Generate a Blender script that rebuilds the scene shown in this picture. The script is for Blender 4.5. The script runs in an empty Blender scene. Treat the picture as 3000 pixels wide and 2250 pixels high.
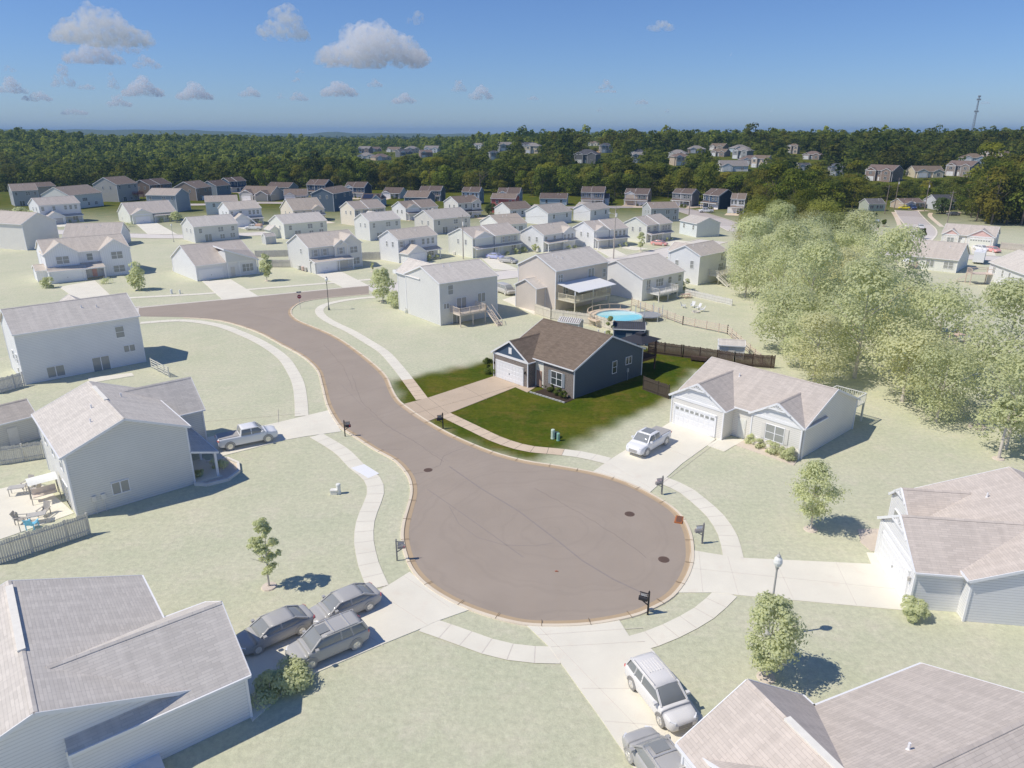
import bpy, math, random
import numpy as np
from mathutils import Vector, Matrix
R=math.radians; PI=math.pi
random.seed(7); rng=np.random.default_rng(11)
SC=bpy.context.scene; COL=SC.collection
# ------------------------------------------------------------ camera, sky, sun, exposure
cam=bpy.data.cameras.new('camera'); cam_o=bpy.data.objects.new('camera',cam); COL.objects.link(cam_o)
cam_o.location=(0,0,30); cam_o.rotation_euler=(R(90-19.4),0,0)
cam.sensor_width=36; cam.lens=25.0; cam.clip_start=.5; cam.clip_end=60000
SC.camera=cam_o
SC.render.resolution_x=1024; SC.render.resolution_y=768
SUN_AZ=R(192); SUN_EL=R(53)
sd=Vector((math.cos(SUN_AZ)*math.cos(SUN_EL),math.sin(SUN_AZ)*math.cos(SUN_EL),math.sin(SUN_EL)))
w=bpy.data.worlds.new('World'); SC.world=w; w.use_nodes=True
nt=w.node_tree; bg=nt.nodes['Background']; sky=nt.nodes.new('ShaderNodeTexSky'); sky.sky_type='NISHITA'
sky.sun_disc=False; sky.sun_elevation=SUN_EL; sky.sun_rotation=math.atan2(sd.x,sd.y)%(2*PI)
sky.altitude=200; sky.air_density=1.0; sky.dust_density=.2; sky.ozone_density=5
mx_=nt.nodes.new('ShaderNodeMix');mx_.data_type='RGBA';mx_.blend_type='MULTIPLY';mx_.inputs[0].default_value=1;mx_.inputs[7].default_value=(.6,.72,.97,1);nt.links.new(sky.outputs[0],mx_.inputs[6]);nt.links.new(mx_.outputs[2],bg.inputs[0]); bg.inputs[1].default_value=.085
sun=bpy.data.lights.new('sun','SUN'); sun.energy=2.85; sun.angle=R(.5); sun.color=(1,.93,.81)
sun_o=bpy.data.objects.new('sun',sun); COL.objects.link(sun_o); sun_o.rotation_euler=sd.to_track_quat('Z','Y').to_euler()
SC.view_settings.view_transform='Standard'; SC.view_settings.look='None'; SC.view_settings.exposure=.4; SC.view_settings.gamma=1
SC.render.engine='CYCLES'
cy=SC.cycles; cy.max_bounces=48; cy.diffuse_bounces=5; cy.glossy_bounces=2; cy.transmission_bounces=2; cy.transparent_max_bounces=6; cy.volume_bounces=40
LIT=1.45; CLOUD_D=.0075
# ------------------------------------------------------------ colour helpers
def s2l(c): return c/12.92 if c<=.04045 else ((c+.055)/1.055)**2.4
def l2s(c): return c*12.92 if c<=.0031308 else 1.055*c**(1/2.4)-.055
def veil(rgb,f):
    """mixes a white, haze-like veil into a base colour (f 0..1)"""
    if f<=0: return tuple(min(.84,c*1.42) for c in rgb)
    a=.63*f  # share of white veil painted into the colour
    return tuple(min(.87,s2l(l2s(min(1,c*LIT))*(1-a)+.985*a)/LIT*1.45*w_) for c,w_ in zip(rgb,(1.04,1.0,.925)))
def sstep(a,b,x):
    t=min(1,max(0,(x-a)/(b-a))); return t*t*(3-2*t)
def veil_at(x,y): return round((1-sstep(195,335,y-60*min(1,max(0,(-40-x)/80))))*4)/4  # veil strength by ground position, thinning with distance
MC={}
def mat(name,rgb,rough=.8,f=0,kind='plain',metal=0,var=.12,scale=3.0,spec=.3,**kw):
    key=(name,tuple(rgb),rough,f,kind,metal,var,scale)
    if key in MC: return MC[key]
    m=bpy.data.materials.new(name); m.use_nodes=True; n=m.node_tree.nodes; l=m.node_tree.links; p=n['Principled BSDF']
    c=veil(rgb,f); p.inputs['Roughness'].default_value=rough; p.inputs['Metallic'].default_value=metal
    p.inputs['Specular IOR Level'].default_value=spec if kind!='grass' else .05
    def N(t,**a):
        x=n.new('ShaderNode'+t)
        for k,v in a.items(): setattr(x,k,v)
        return x
    tc=N('TexCoord')
    def mix(fac,a,b):
        x=N('Mix',data_type='RGBA'); 
        for i,v in ((0,fac),(6,a),(7,b)):
            if isinstance(v,bpy.types.NodeSocket): l.new(v,x.inputs[i])
            else: x.inputs[i].default_value=v if i==0 else (*v[:3],1)
        return x.outputs[2]
    def mth(op,a,b=None,cl=False):
        x=N('Math',operation=op); x.use_clamp=cl
        for i,v in ((0,a),(1,b)):
            if v is None: continue
            if isinstance(v,bpy.types.NodeSocket): l.new(v,x.inputs[i])
            else: x.inputs[i].default_value=v
        return x.outputs[0]
    def noise(sc,vec=None,det=3,ro=.55):
        x=N('TexNoise'); x.inputs['Scale'].default_value=sc; x.inputs['Detail'].default_value=det; x.inputs['Roughness'].default_value=ro
        l.new(vec if vec is not None else tc.outputs['Object'],x.inputs['Vector']); return x.outputs[0]
    def sc_(k): return tuple(min(1,v*k) for v in c)
    m['_']=0
    if kind=='plain':
        col=mix(noise(scale),sc_(1-var),sc_(1+var)); l.new(col,p.inputs['Base Color'])
    elif kind=='siding':
        c=tuple(min(.84,q_*(1+.12*f)) for q_ in c)  # veiled walls whitened further to lift their shade
        sp=N('SeparateXYZ'); l.new(tc.outputs['Object'],sp.inputs[0])
        fr=mth('FRACT',mth('DIVIDE',sp.outputs[2],.2))
        ln=mth('LESS_THAN',fr,.16)
        base=mix(noise(.6),sc_(1-var*.5),sc_(1+var*.5))
        l.new(mix(mth('MULTIPLY',ln,.42),base,sc_(.45)),p.inputs['Base Color'])
        b=N('Bump'); b.inputs['Strength'].default_value=.5; b.inputs['Distance'].default_value=.02; l.new(fr,b.inputs['Height']); l.new(b.outputs[0],p.inputs['Normal'])
    elif kind=='batten':
        sp=N('SeparateXYZ'); l.new(tc.outputs['Object'],sp.inputs[0])
        fr=mth('FRACT',mth('DIVIDE',mth('ADD',sp.outputs[0],sp.outputs[1]),.42))
        l.new(mix(mth('MULTIPLY',mth('LESS_THAN',fr,.12),.3),sc_(1),sc_(.5)),p.inputs['Base Color'])
    elif kind=='brick':
        sp=N('SeparateXYZ'); l.new(tc.outputs['Object'],sp.inputs[0]); cb=N('CombineXYZ'); l.new(mth('ADD',sp.outputs[0],sp.outputs[1]),cb.inputs[0]); l.new(sp.outputs[2],cb.inputs[1])
        br=N('TexBrick'); l.new(cb.outputs[0],br.inputs['Vector']); br.inputs['Scale'].default_value=kw.get('bs',1.0)
        br.inputs['Color1'].default_value=(*sc_(.75),1); br.inputs['Color2'].default_value=(*sc_(1.45),1); br.inputs['Mortar'].default_value=(*veil((.32,.3,.27),f),1)
        br.inputs['Mortar Size'].default_value=.012; br.inputs['Brick Width'].default_value=.22; br.inputs['Row Height'].default_value=.085
        l.new(br.outputs[0],p.inputs['Base Color'])
    elif kind=='shingle':
        c=tuple(q_*w_ for q_,w_ in zip(c,(1,.975,.95)))
        uv=N('UVMap'); br=N('TexBrick'); l.new(uv.outputs[0],br.inputs['Vector']); br.inputs['Scale'].default_value=1; br.offset_frequency=2; br.offset=.37
        br.inputs['Color1'].default_value=(*sc_(.8+.1*f),1); br.inputs['Color2'].default_value=(*sc_(1.22-.12*f),1); br.inputs['Mortar'].default_value=(*sc_(.62+.14*f),1)
        br.inputs['Mortar Size'].default_value=.012; br.inputs['Brick Width'].default_value=.62; br.inputs['Row Height'].default_value=.17
        col=mix(mth('MULTIPLY',noise(.55,uv.outputs[0],4),.5),br.outputs[0],sc_(.8))
        # streaks running down the slope
        mp=N('Mapping'); mp.inputs['Scale'].default_value=(1.6,.12,1); l.new(uv.outputs[0],mp.inputs[0])
        col=mix(mth('MULTIPLY',mth('SUBTRACT',noise(1.0,mp.outputs[0],3),.45,True),1.4),col,sc_(1.25))
        l.new(col,p.inputs['Base Color'])
        b=N('Bump'); b.inputs['Strength'].default_value=.35; b.inputs['Distance'].default_value=.02; l.new(br.outputs[1],b.inputs['Height']); b.invert=True; l.new(b.outputs[0],p.inputs['Normal'])
    elif kind=='concrete':
        col=mix(noise(.35,det=5),sc_(.84),sc_(1.1)); col=mix(mth('MULTIPLY',noise(9,det=2),.25),col,sc_(.8))
        col=mix(mth('MULTIPLY',mth('SUBTRACT',noise(.9,det=4),.56,True),2.2),col,veil((.3,.22,.14),f))
        l.new(col,p.inputs['Base Color'])
    elif kind=='asphalt':
        tcw=tc.outputs['Object']
        mp=N('Mapping'); mp.inputs['Rotation'].default_value=(0,0,R(38)); mp.inputs['Scale'].default_value=(1,.12,1); l.new(tcw,mp.inputs[0])
        col=mix(noise(.22,det=6),sc_(.8),sc_(1.16))
        col=mix(mth('MULTIPLY',noise(.8,mp.outputs[0],4),.5),col,(c[0]*.98,c[1]*.93,c[2]*.86))
        # swirling tyre polish
        gr=N('VectorMath',operation='SUBTRACT'); l.new(tcw,gr.inputs[0]); gr.inputs[1].default_value=(3.2,50,0)
        ln=N('VectorMath',operation='LENGTH'); l.new(gr.outputs[0],ln.inputs[0])
        rg=noise(1.0,None,2); cb=N('CombineXYZ'); l.new(mth('ADD',ln.outputs['Value'],mth('MULTIPLY',noise(.15),5)),cb.inputs[0])
        col=mix(mth('MULTIPLY',mth('SUBTRACT',noise(1.7,cb.outputs[0],3),.5,True),1.3),col,sc_(.72))
        col=mix(mth('MULTIPLY',noise(40,det=2),.22),col,sc_(.72))
        '''
        vo=N('TexVoronoi',feature='DISTANCE_TO_EDGE'); vo.inputs['Scale'].default_value=.085
        wv=N('VectorMath',operation='ADD'); nz=N('TexNoise'); nz.inputs['Scale'].default_value=.5; l.new(tcw,nz.inputs['Vector'])
        l.new(tcw,wv.inputs[0]); l.new(nz.outputs[1],wv.inputs[1]); l.new(wv.outputs[0],vo.inputs['Vector'])
        '''
        l.new(col,p.inputs['Base Color'])
        b=N('Bump'); b.inputs['Strength'].default_value=.3; b.inputs['Distance'].default_value=.01; l.new(noise(30),b.inputs['Height']); l.new(b.outputs[0],p.inputs['Normal'])
    elif kind=='glass':
        p.inputs['Base Color'].default_value=(*c,1); p.inputs['Specular IOR Level'].default_value=.6; p.inputs['Roughness'].default_value=rough
    elif kind=='paint':
        p.inputs['Base Color'].default_value=(*c,1); p.inputs['Coat Weight'].default_value=.35; p.inputs['Coat Roughness'].default_value=.06
    elif kind=='wood':
        mp=N('Mapping'); mp.inputs['Scale'].default_value=(3,3,.5); l.new(tc.outputs['Object'],mp.inputs[0])
        col=mix(noise(2.2,mp.outputs[0],5,.7),sc_(.6),sc_(1.4)); l.new(col,p.inputs['Base Color'])
    elif kind=='leaf':
        at=N('Attribute',attribute_name='tint'); oi=N('ObjectInfo')
        bo=lambda q_:tuple(min(.8,x_*(1+k_*f)) for x_,k_ in zip(q_,(.13,.17,.0)))  # veiled leaves lifted further to brighten the dark gaps
        a=bo(veil(tuple(u_+(v_-u_)*.5*f for u_,v_ in zip(kw['dark'],kw['light'])),f)); b2=bo(veil(kw['light'],f))
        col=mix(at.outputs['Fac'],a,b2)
        warm=bo(veil(kw['warm'],f))
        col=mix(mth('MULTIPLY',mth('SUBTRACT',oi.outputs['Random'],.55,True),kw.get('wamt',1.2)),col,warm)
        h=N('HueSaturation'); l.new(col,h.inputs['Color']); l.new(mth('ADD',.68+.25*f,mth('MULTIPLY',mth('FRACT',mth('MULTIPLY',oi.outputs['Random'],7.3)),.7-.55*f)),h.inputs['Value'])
        l.new(h.outputs[0],p.inputs['Base Color'])
        p.inputs['Specular IOR Level'].default_value=.15
        tr=N('BsdfTranslucent'); l.new(h.outputs[0],tr.inputs[0]); ms=N('MixShader'); ms.inputs[0].default_value=.5
        l.new(p.outputs[0],ms.inputs[1]); l.new(tr.outputs[0],ms.inputs[2]); l.new(ms.outputs[0],n['Material Output'].inputs[0])
    elif kind=='grass':
        geo=N('NewGeometry'); pos=geo.outputs['Position']; sp=N('SeparateXYZ'); l.new(pos,sp.inputs[0])
        at=N('Attribute',attribute_name='unveiled')
        ramp=N('MapRange',interpolation_type='SMOOTHSTEP'); l.new(sp.outputs[1],ramp.inputs[0])
        for i,v in ((1,195),(2,335),(3,1),(4,0)): ramp.inputs[i].default_value=v
        wob=mth('MULTIPLY',noise(.5,pos,4),.0)
        fd=mth('MULTIPLY',ramp.outputs[0],mth('SUBTRACT',1,at.outputs['Fac'],True))  # share of white veil painted into the grass colour
        def lawn(ff,g1,g2,g3,g4):
            g1,g2,g3,g4=[veil(q,ff) for q in (g1,g2,g3,g4)]
            base=mix(mth('MULTIPLY',mth('SUBTRACT',noise(.16,pos,6,.65),.38,True),4,True),g1,g2)
            br=mth('MULTIPLY',mth('SUBTRACT',noise(.33,pos,8,.75),.5,True),6,True)
            base=mix(mth('MULTIPLY',br,.75),base,g3)
            mp=N('Mapping'); mp.inputs['Rotation'].default_value=(0,0,R(20)); mp.inputs['Scale'].default_value=(.25,3,1); l.new(pos,mp.inputs[0])
            base=mix(mth('MULTIPLY',mth('SUBTRACT',noise(.9,mp.outputs[0],3),.45,True),1.2,True),base,g4)
            tuft=noise(2.4,pos,8,.85)
            base=mix(mth('MULTIPLY',mth('SUBTRACT',tuft,.35,True),2.2,True),mix(1.0,base,base),base)
            h=N('HueSaturation'); l.new(base,h.inputs['Color']); k=.8 if ff==0 else .45
            l.new(mth('ADD',1-k/2,mth('MULTIPLY',mth('MULTIPLY',mth('SUBTRACT',tuft,.3,True),2.5,True),k)),h.inputs['Value'])
            return h.outputs[0]
        v=lawn(0,(.044,.07,.006),(.092,.093,.011),(.135,.097,.025),(.036,.058,.004))
        q=lawn(1,(.085,.11,.022),(.135,.145,.042),(.17,.155,.065),(.075,.105,.025))  # same turf with the full white veil mixed in
        l.new(mix(fd,v,q),p.inputs['Base Color'])
        b=N('Bump'); b.inputs['Strength'].default_value=.6; b.inputs['Distance'].default_value=.06; l.new(noise(5,pos,5,.8),b.inputs['Height']); l.new(b.outputs[0],p.inputs['Normal'])
    elif kind=='water':
        p.inputs['Base Color'].default_value=(*c,1); p.inputs['Roughness'].default_value=.08
        b=N('Bump'); b.inputs['Strength'].default_value=.15; l.new(noise(3),b.inputs['Height']); l.new(b.outputs[0],p.inputs['Normal'])
    MC[key]=m; return m
# ------------------------------------------------------------ mesh helpers
class MB:
    def __init__(s): s.v=[];s.f=[];s.uv=[];s.mi=[]
    def poly(s,pts,uv=None,mi=0):
        b=len(s.v); s.v+=[tuple(p) for p in pts]; s.f.append(tuple(range(b,b+len(pts)))); s.uv.append(uv or [(p[0],p[1]) for p in pts]); s.mi.append(mi)
    def box(s,x0,x1,y0,y1,z0,z1,mi=0):
        a=[(x0,y0,z0),(x1,y0,z0),(x1,y1,z0),(x0,y1,z0),(x0,y0,z1),(x1,y0,z1),(x1,y1,z1),(x0,y1,z1)]
        for q in ((0,3,2,1),(4,5,6,7),(0,1,5,4),(1,2,6,5),(2,3,7,6),(3,0,4,7)): s.poly([a[i] for i in q],mi=mi)
    def beam(s,a,b,w,h=None,mi=0,up=(0,0,1)):
        a=Vector(a);b=Vector(b);h=h or w;d=(b-a)
        if d.length<1e-6: return
        d.normalize();u=Vector(up)
        if abs(d.dot(u))>.98:u=Vector((1,0,0))
        r=d.cross(u).normalized()*w/2;t=r.cross(d).normalized()*h/2
        A=[a-r-t,a+r-t,a+r+t,a-r+t];B=[b-r-t,b+r-t,b+r+t,b-r+t]
        s.poly(A[::-1],mi=mi);s.poly(B,mi=mi)
        for i in range(4): j=(i+1)%4; s.poly([A[i],A[j],B[j],B[i]],mi=mi)
    def prism(s,pts,z0,z1,mi=0):
        if sum(pts[i][0]*pts[(i+1)%len(pts)][1]-pts[(i+1)%len(pts)][0]*pts[i][1] for i in range(len(pts)))<0: pts=pts[::-1]
        s.poly([(x,y,z1) for x,y in pts],mi=mi); s.poly([(x,y,z0) for x,y in pts][::-1],mi=mi)
        for i in range(len(pts)):
            a,b=pts[i],pts[(i+1)%len(pts)]; s.poly([(a[0],a[1],z0),(b[0],b[1],z0),(b[0],b[1],z1),(a[0],a[1],z1)],mi=mi)
    def cone(s,a,b,r0,r1,n=10,mi=0,cap=True):
        a=Vector(a);b=Vector(b);d=(b-a).normalized();u=Vector((0,0,1)) if abs(d.z)<.9 else Vector((1,0,0));r=d.cross(u).normalized();t=r.cross(d)
        A=[a+(r*math.cos(2*PI*i/n)+t*math.sin(2*PI*i/n))*r0 for i in range(n)];B=[b+(r*math.cos(2*PI*i/n)+t*math.sin(2*PI*i/n))*r1 for i in range(n)]
        for i in range(n): j=(i+1)%n; s.poly([A[j],A[i],B[i],B[j]],mi=mi)
        if cap: s.poly(A,mi=mi); s.poly(B[::-1],mi=mi)
    def lathe(s,c,prof,n=12,mi=0):
        for (r0,z0),(r1,z1) in zip(prof,prof[1:]): s.cone((c[0],c[1],c[2]+z0),(c[0],c[1],c[2]+z1),max(r0,.001),max(r1,.001),n,mi,False)
    def mesh(s,name,mats,smooth=False):
        me=bpy.data.meshes.new(name); me.from_pydata(s.v,[],s.f)
        u=me.uv_layers.new(name='UVMap'); flat=[c for f in s.uv for p in f for c in p]; u.data.foreach_set('uv',flat)
        if not isinstance(mats,(list,tuple)): mats=[mats]
        for m in mats: me.materials.append(m)
        if any(s.mi): me.polygons.foreach_set('material_index',s.mi)
        if smooth: me.polygons.foreach_set('use_smooth',[True]*len(s.f))
        me.update(); return me
    def build(s,name,mats,parent=None,smooth=False,**kw):
        return obj(name,s.mesh(name,mats,smooth),parent,**kw)
def obj(name,me,parent=None,loc=(0,0,0),rz=0):
    o=bpy.data.objects.new(name,me); COL.objects.link(o); o.location=loc; o.rotation_euler=(0,0,rz)
    if parent: o.parent=parent
    return o
def tag(o,label=None,cat=None,group=None,kind=None):
    for k,v in (('label',label),('category',cat),('group',group),('kind',kind)):
        if v: o[k]=v
    return o
def thing(name,label,cat,loc=(0,0,0),rz=0,group=None):
    o=bpy.data.objects.new(name,None); COL.objects.link(o); o.location=loc; o.rotation_euler=(0,0,rz); o.empty_display_size=.5
    return tag(o,label,cat,group)
def dup(root,loc,rz,label=None,group=None,sc=None):
    r=root.copy(); COL.objects.link(r); r.location=loc; r.rotation_euler=(0,0,rz)
    if sc: r.scale=(sc,sc,sc) if not isinstance(sc,tuple) else sc
    if label: r['label']=label
    if group: r['group']=group
    for ch in root.children:
        c=ch.copy(); COL.objects.link(c); c.parent=r
        for gch in ch.children:
            d=gch.copy(); COL.objects.link(d); d.parent=c
    return r
def struct(o,kind='structure'): o['kind']=kind; return o
# ------------------------------------------------------------ terrain
def hz(x,y):
    r=math.hypot(x,y); 
    if r<300 or y<0: 
        if y<0: return 0.0
    a=math.degrees(math.atan2(x,max(y,1)))
    left=sstep(700,1150,r)*(13+6*sstep(-27,-33,-abs(a)*0+a)*0+6*(1-sstep(-33,-27,a))-6*sstep(-22,-12,a))-7*sstep(480,600,r)*(1-sstep(650,850,r))
    right=sstep(345,660,r)*17-3*sstep(800,1100,r)
    k=sstep(-9,2,a)
    z=left*(1-k)+right*k
    z*=1-.85*sstep(1300,2200,r)*(1)
    z+=sstep(2500,3200,r)*3
    far=sstep(5500,7500,r)*(1-sstep(7600,11000,r))
    z+=far*(24+34*(1-sstep(-24,-16,a))+18*math.exp(-((a+13.2)/1.4)**2)+8*math.exp(-((a+9)/1.5)**2)+15*sstep(-2,8,a)+2.5*math.sin(a*1.9+2)+1.5*math.sin(a*4.3))
    return z
# ------------------------------------------------------------ measured layout, metres
VL=dict(dark=(.05,.075,.015),light=(.16,.19,.045),warm=(.22,.19,.05))
AL=dict(dark=(.05,.075,.01),light=(.2,.21,.025),warm=(.28,.24,.03))
EL=dict(dark=(.02,.042,.01),light=(.07,.11,.022),warm=(.05,.08,.02))
JL=dict(dark=(.04,.08,.06),light=(.13,.2,.15),warm=(.1,.16,.12))
DL=dict(dark=(.07,.045,.035),light=(.2,.12,.09),warm=(.15,.09,.06))
DATA={}
DATA['road_left']=((-64.91,120.59),(-56.57,119.93),(-50.66,118.47),(-45.82,115.33),(-39.9,109.91),(-34.1,102.92),(-29.56,97.36),(-25.74,91.01),(-23.48,84.78),(-21.15,77.87),(-18.84,72.65),(-17.52,70.48),(-15.78,68.43),(-13.52,65.7),(-11.11,63.17),(-9.54,60.47),(-8.75,58.27),(-8.36,55.91),(-8.33,53.45),(-8.32,50.92),(-8.05,48.47),(-7.18,45.48),(-6.03,43.35),(-4.33,41.54),(-2.13,40.01),(0.44,38.89),(2.46,38.65),(4.99,38.81),(7.63,39.52),(9.11,40.34),(10.6,41.52),(11.89,43.36),(12.81,45.34),(13.31,47.22),(13.66,49.56),(13.55,51.96))
DATA['road_right']=((12.66,54.25),(10.36,57.46),(7.66,59.51),(4.3,60.96),(1.1,62.14),(-2.24,64.24),(-6.21,68.02),(-9.59,72.16),(-13.07,77.36),(-14.4,80.08),(-15.52,83.37),(-17.14,88.39),(-20.72,95.31),(-25.95,104.05),(-29.93,109.49),(-35.47,115.73),(-37.9,119.11),(-39.71,123.13),(-40.47,127.51),(-39.73,132.16),(-35.69,135.7),(-28.42,139.08))
DATA['street_top']=((-68.01,126.85),(-63.36,129.38),(-55.34,133.54),(-49.4,136.7),(-34.44,144.64),(-29.89,146.81))
DATA['walks']=(((-62.38,115.95),(-56.12,117.67),(-49.21,114.78),(-43.6,109.91),(-37.85,103.72),(-32.65,96.62),(-29.11,89.73),(-26.99,84.78),(-25.16,79.28),(-23.67,74.29)),((-20.62,68.82),(-17.12,65.0),(-14.83,61.46),(-13.08,59.2),(-12.16,56.78),(-12.02,54.25),(-12.05,51.66),(-11.68,48.8),(-11.03,46.41),(-10.4,44.59),(-9.36,42.21)),((-26.57,136.12),(-30.85,134.07),(-34.33,130.14),(-34.81,125.7),(-32.9,120.42),(-29.43,115.12),(-25.95,110.62),(-21.75,104.17),(-18.51,98.89),(-15.41,91.71),(-13.16,85.99),(-10.74,79.61)),((-7.95,75.13),(-4.09,70.69),(-1.38,67.63),(1.46,65.56),(4.53,64.78),(6.92,64.06),(9.35,62.65)),((13.66,58.73),(15.28,56.93),(16.14,54.8),(16.84,52.41),(17.06,50.43),(17.02,48.58),(16.61,46.02)),((14.89,41.68),(13.59,40.26),(12.37,39.12),(11.04,38.19),(9.2,37.07),(7.31,36.29)),((2.93,35.38),(1.07,35.46),(-0.25,35.72),(-1.59,36.21),(-2.98,36.94),(-4.09,37.51),(-5.64,38.28)),((-74.16,135.29),(-61.02,139.08),(-54.68,142.62),(-39.11,149.73),(-30.82,153.8)),((154.44,294.81),(146.91,277.81),(137.27,256.95),(132.14,246.34),(123.01,227.45),(118.32,220.03),(112.29,216.99),(102.66,213.06)),((167.93,291.6),(160.19,278.13),(146.7,246.59)))
DATA['drives']={'target':((-13.02,77.76),(-10.13,80.08),(-1.55,89.06),(1.65,85.37),(0.46,83.91),(-7.2,75.03),(-9.53,72.42),(-11.31,74.71)),'walk_t':((0.46,83.88),(1.88,82.02),(3.83,85.46),(1.66,85.81)),'ranch':((7.51,60.15),(9.62,63.0),(17.92,73.05),(21.25,67.74),(19.91,66.27),(16.46,62.14),(12.05,55.97),(10.1,58.27)),'walk_r':((19.9,66.24),(21.22,64.78),(24.19,67.74),(21.32,67.98)),'redge':((13.63,46.96),(16.04,46.2),(17.29,45.89),(26.51,45.1),(26.89,46.64),(28.41,46.41),(28.04,44.45),(26.94,39.41),(26.08,39.7),(15.48,41.36),(14.1,41.63),(11.41,41.63),(12.8,44.16)),'bright':((0.99,38.1),(2.33,36.08),(4.88,30.25),(5.96,27.62),(7.34,24.16),(12.12,26.39),(11.01,28.93),(10.56,29.98),(8.62,35.91),(7.5,36.77),(6.95,38.84),(4.01,38.19)),'bleft':((-7.42,44.1),(-8.74,42.43),(-9.31,41.89),(-13.56,38.79),(-15.84,36.68),(-16.74,34.42),(-14.03,30.17),(-12.52,33.18),(-7.95,36.42),(-5.99,37.73),(-4.98,38.51),(-2.84,39.75),(-5.33,41.68)),'lgrey':((-20.92,76.13),(-23.12,74.43),(-25.91,72.25),(-32.75,67.74),(-28.76,63.07),(-28.33,63.92),(-23.5,67.63),(-21.54,68.62),(-18.22,69.85)),'slant':((-66.71,151.74),(-61.3,153.8),(-49.32,136.45),(-55.14,133.26)),'navy2':((-45.16,161.28),(-39.06,162.6),(-29.95,147.15),(-34.66,144.78)),'farm':((-93.86,145.72),(-90.28,152.61),(-70.08,125.95),(-75.16,124.52)),'a9':((-135.1,259.04),(-129.16,261.88),(-105.29,226.9),(-114.62,226.9)),'aw':((-7.82,182.4),(-5.47,183.12),(1.2,166.75),(1.18,163.59),(-4.46,166.56)),'d11':((23.14,196.52),(28.09,197.35),(30.23,184.8),(25.43,181.19)),'d12':((44.23,210.39),(48.45,212.29),(50.86,199.63),(46.94,193.82)),'redg':((136.25,214.23),(142.32,214.23),(125.7,185.32),(121.82,189.1)),'d7':((72.41,306.39),(78.18,322.71),(89.66,333.79),(89.84,322.71)),'d6':((47.28,318.48),(51.34,329.27),(57.18,329.27),(56.02,316.4)),'b4':((-128.39,343.2),(-124.42,350.6),(-113.5,324.87),(-119.16,320.58)),'awpatio':((0.36,136.83),(6.97,124.52),(3.98,121.76),(-1.86,133.54)),'patio':((-46.31,56.4),(-43.6,58.64),(-36.67,52.57),(-39.45,49.15),(-40.72,47.8)),'patio2':((-55.14,87.45),(-50.47,89.54),(-49.59,88.39),(-53.72,85.46))}
DATA['streets']={'main_right':(((-29.16,142.94),(-20.01,147.63),(-10.69,153.65),(-0.63,160.14),(15.99,170.28),(35.37,185.32),(59.65,213.26)),8.5),'main_left':(((-66.43,123.65),(-73.06,120.76),(-81.46,116.25)),8.5),'second':(((-180.54,241.59),(-151.35,234.43),(-118.62,224.43),(-100.96,222.31),(-85.34,226.58),(-70.11,234.43)),8),'third':(((-161.94,329.27),(-140.15,327.05),(-116.23,336.09),(-85.29,331.51)),8),'fourth':(((12.69,312.32),(38.83,315.37),(59.03,316.4),(69.33,308.35),(73.37,288.12),(75.44,260.03),(74.92,234.43)),8.5),'fifth':(((100.5,208.52),(116.87,212.29),(126.27,223.36),(136.22,240.36),(145.92,262.89),(157.0,288.12),(162.84,300.68)),8),'sixth':(((97.39,193.02),(107.15,186.81),(118.23,183.12),(136.9,176.14)),8)}
DATA['fences']={'F1':((-38.07,44.98),(-33.52,49.35)),'F2':((-49.48,61.63),(-45.77,63.38)),'F3':((-63.0,81.37),(-61.46,84.49)),'F4':((-48.86,91.71),(-44.71,87.83)),'F5':((16.27,83.06),(18.75,79.79)),'F6':((19.75,98.84),(24.26,96.58),(30.46,93.04),(35.42,91.51)),'F7':((22.09,128.89),(28.37,114.72),(34.12,108.94),(34.19,92.73)),'F8':((4.05,122.27),(6.66,118.47),(13.66,114.42),(20.71,104.17)),'F9':((-57.02,168.59),(-52.62,168.59)),'F9b':((-65.89,183.12),(-57.64,184.58)),'F10':((-38.08,179.08),(-32.96,179.78)),'F11':((34.14,138.09),(40.68,128.89)),'F12':((-149.77,348.1),(-147.48,350.6)),'F13':((-205.22,291.6),(-193.09,283.04)),'F14':((134.41,197.1),(138.8,191.43))}
DATA['lot']=((-15.92,86.17),(-12.52,88.39),(-2.86,95.27),(0.99,104.17),(12.96,104.17),(23.46,100.48),(35.14,92.73),(30.72,90.71),(24.5,90.71),(18.27,78.52),(13.15,73.73),(9.03,69.31),(5.79,65.45),(1.98,62.55),(-2.25,64.24),(-6.23,68.1),(-9.64,72.52),(-13.06,77.31))
DATA['woods_near']=((33.36,88.39),(37.05,81.69),(39.68,76.28),(43.68,70.82),(45.8,66.01),(49.51,59.29),(63.13,78.52),(57.45,81.69),(55.6,90.71),(58.76,104.17),(62.91,118.47),(73.32,145.72),(87.19,180.27),(91.43,203.98),(87.3,228.77),(69.4,218.2),(55.55,180.27),(45.97,145.72),(39.93,118.47),(38.33,104.17))
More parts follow.
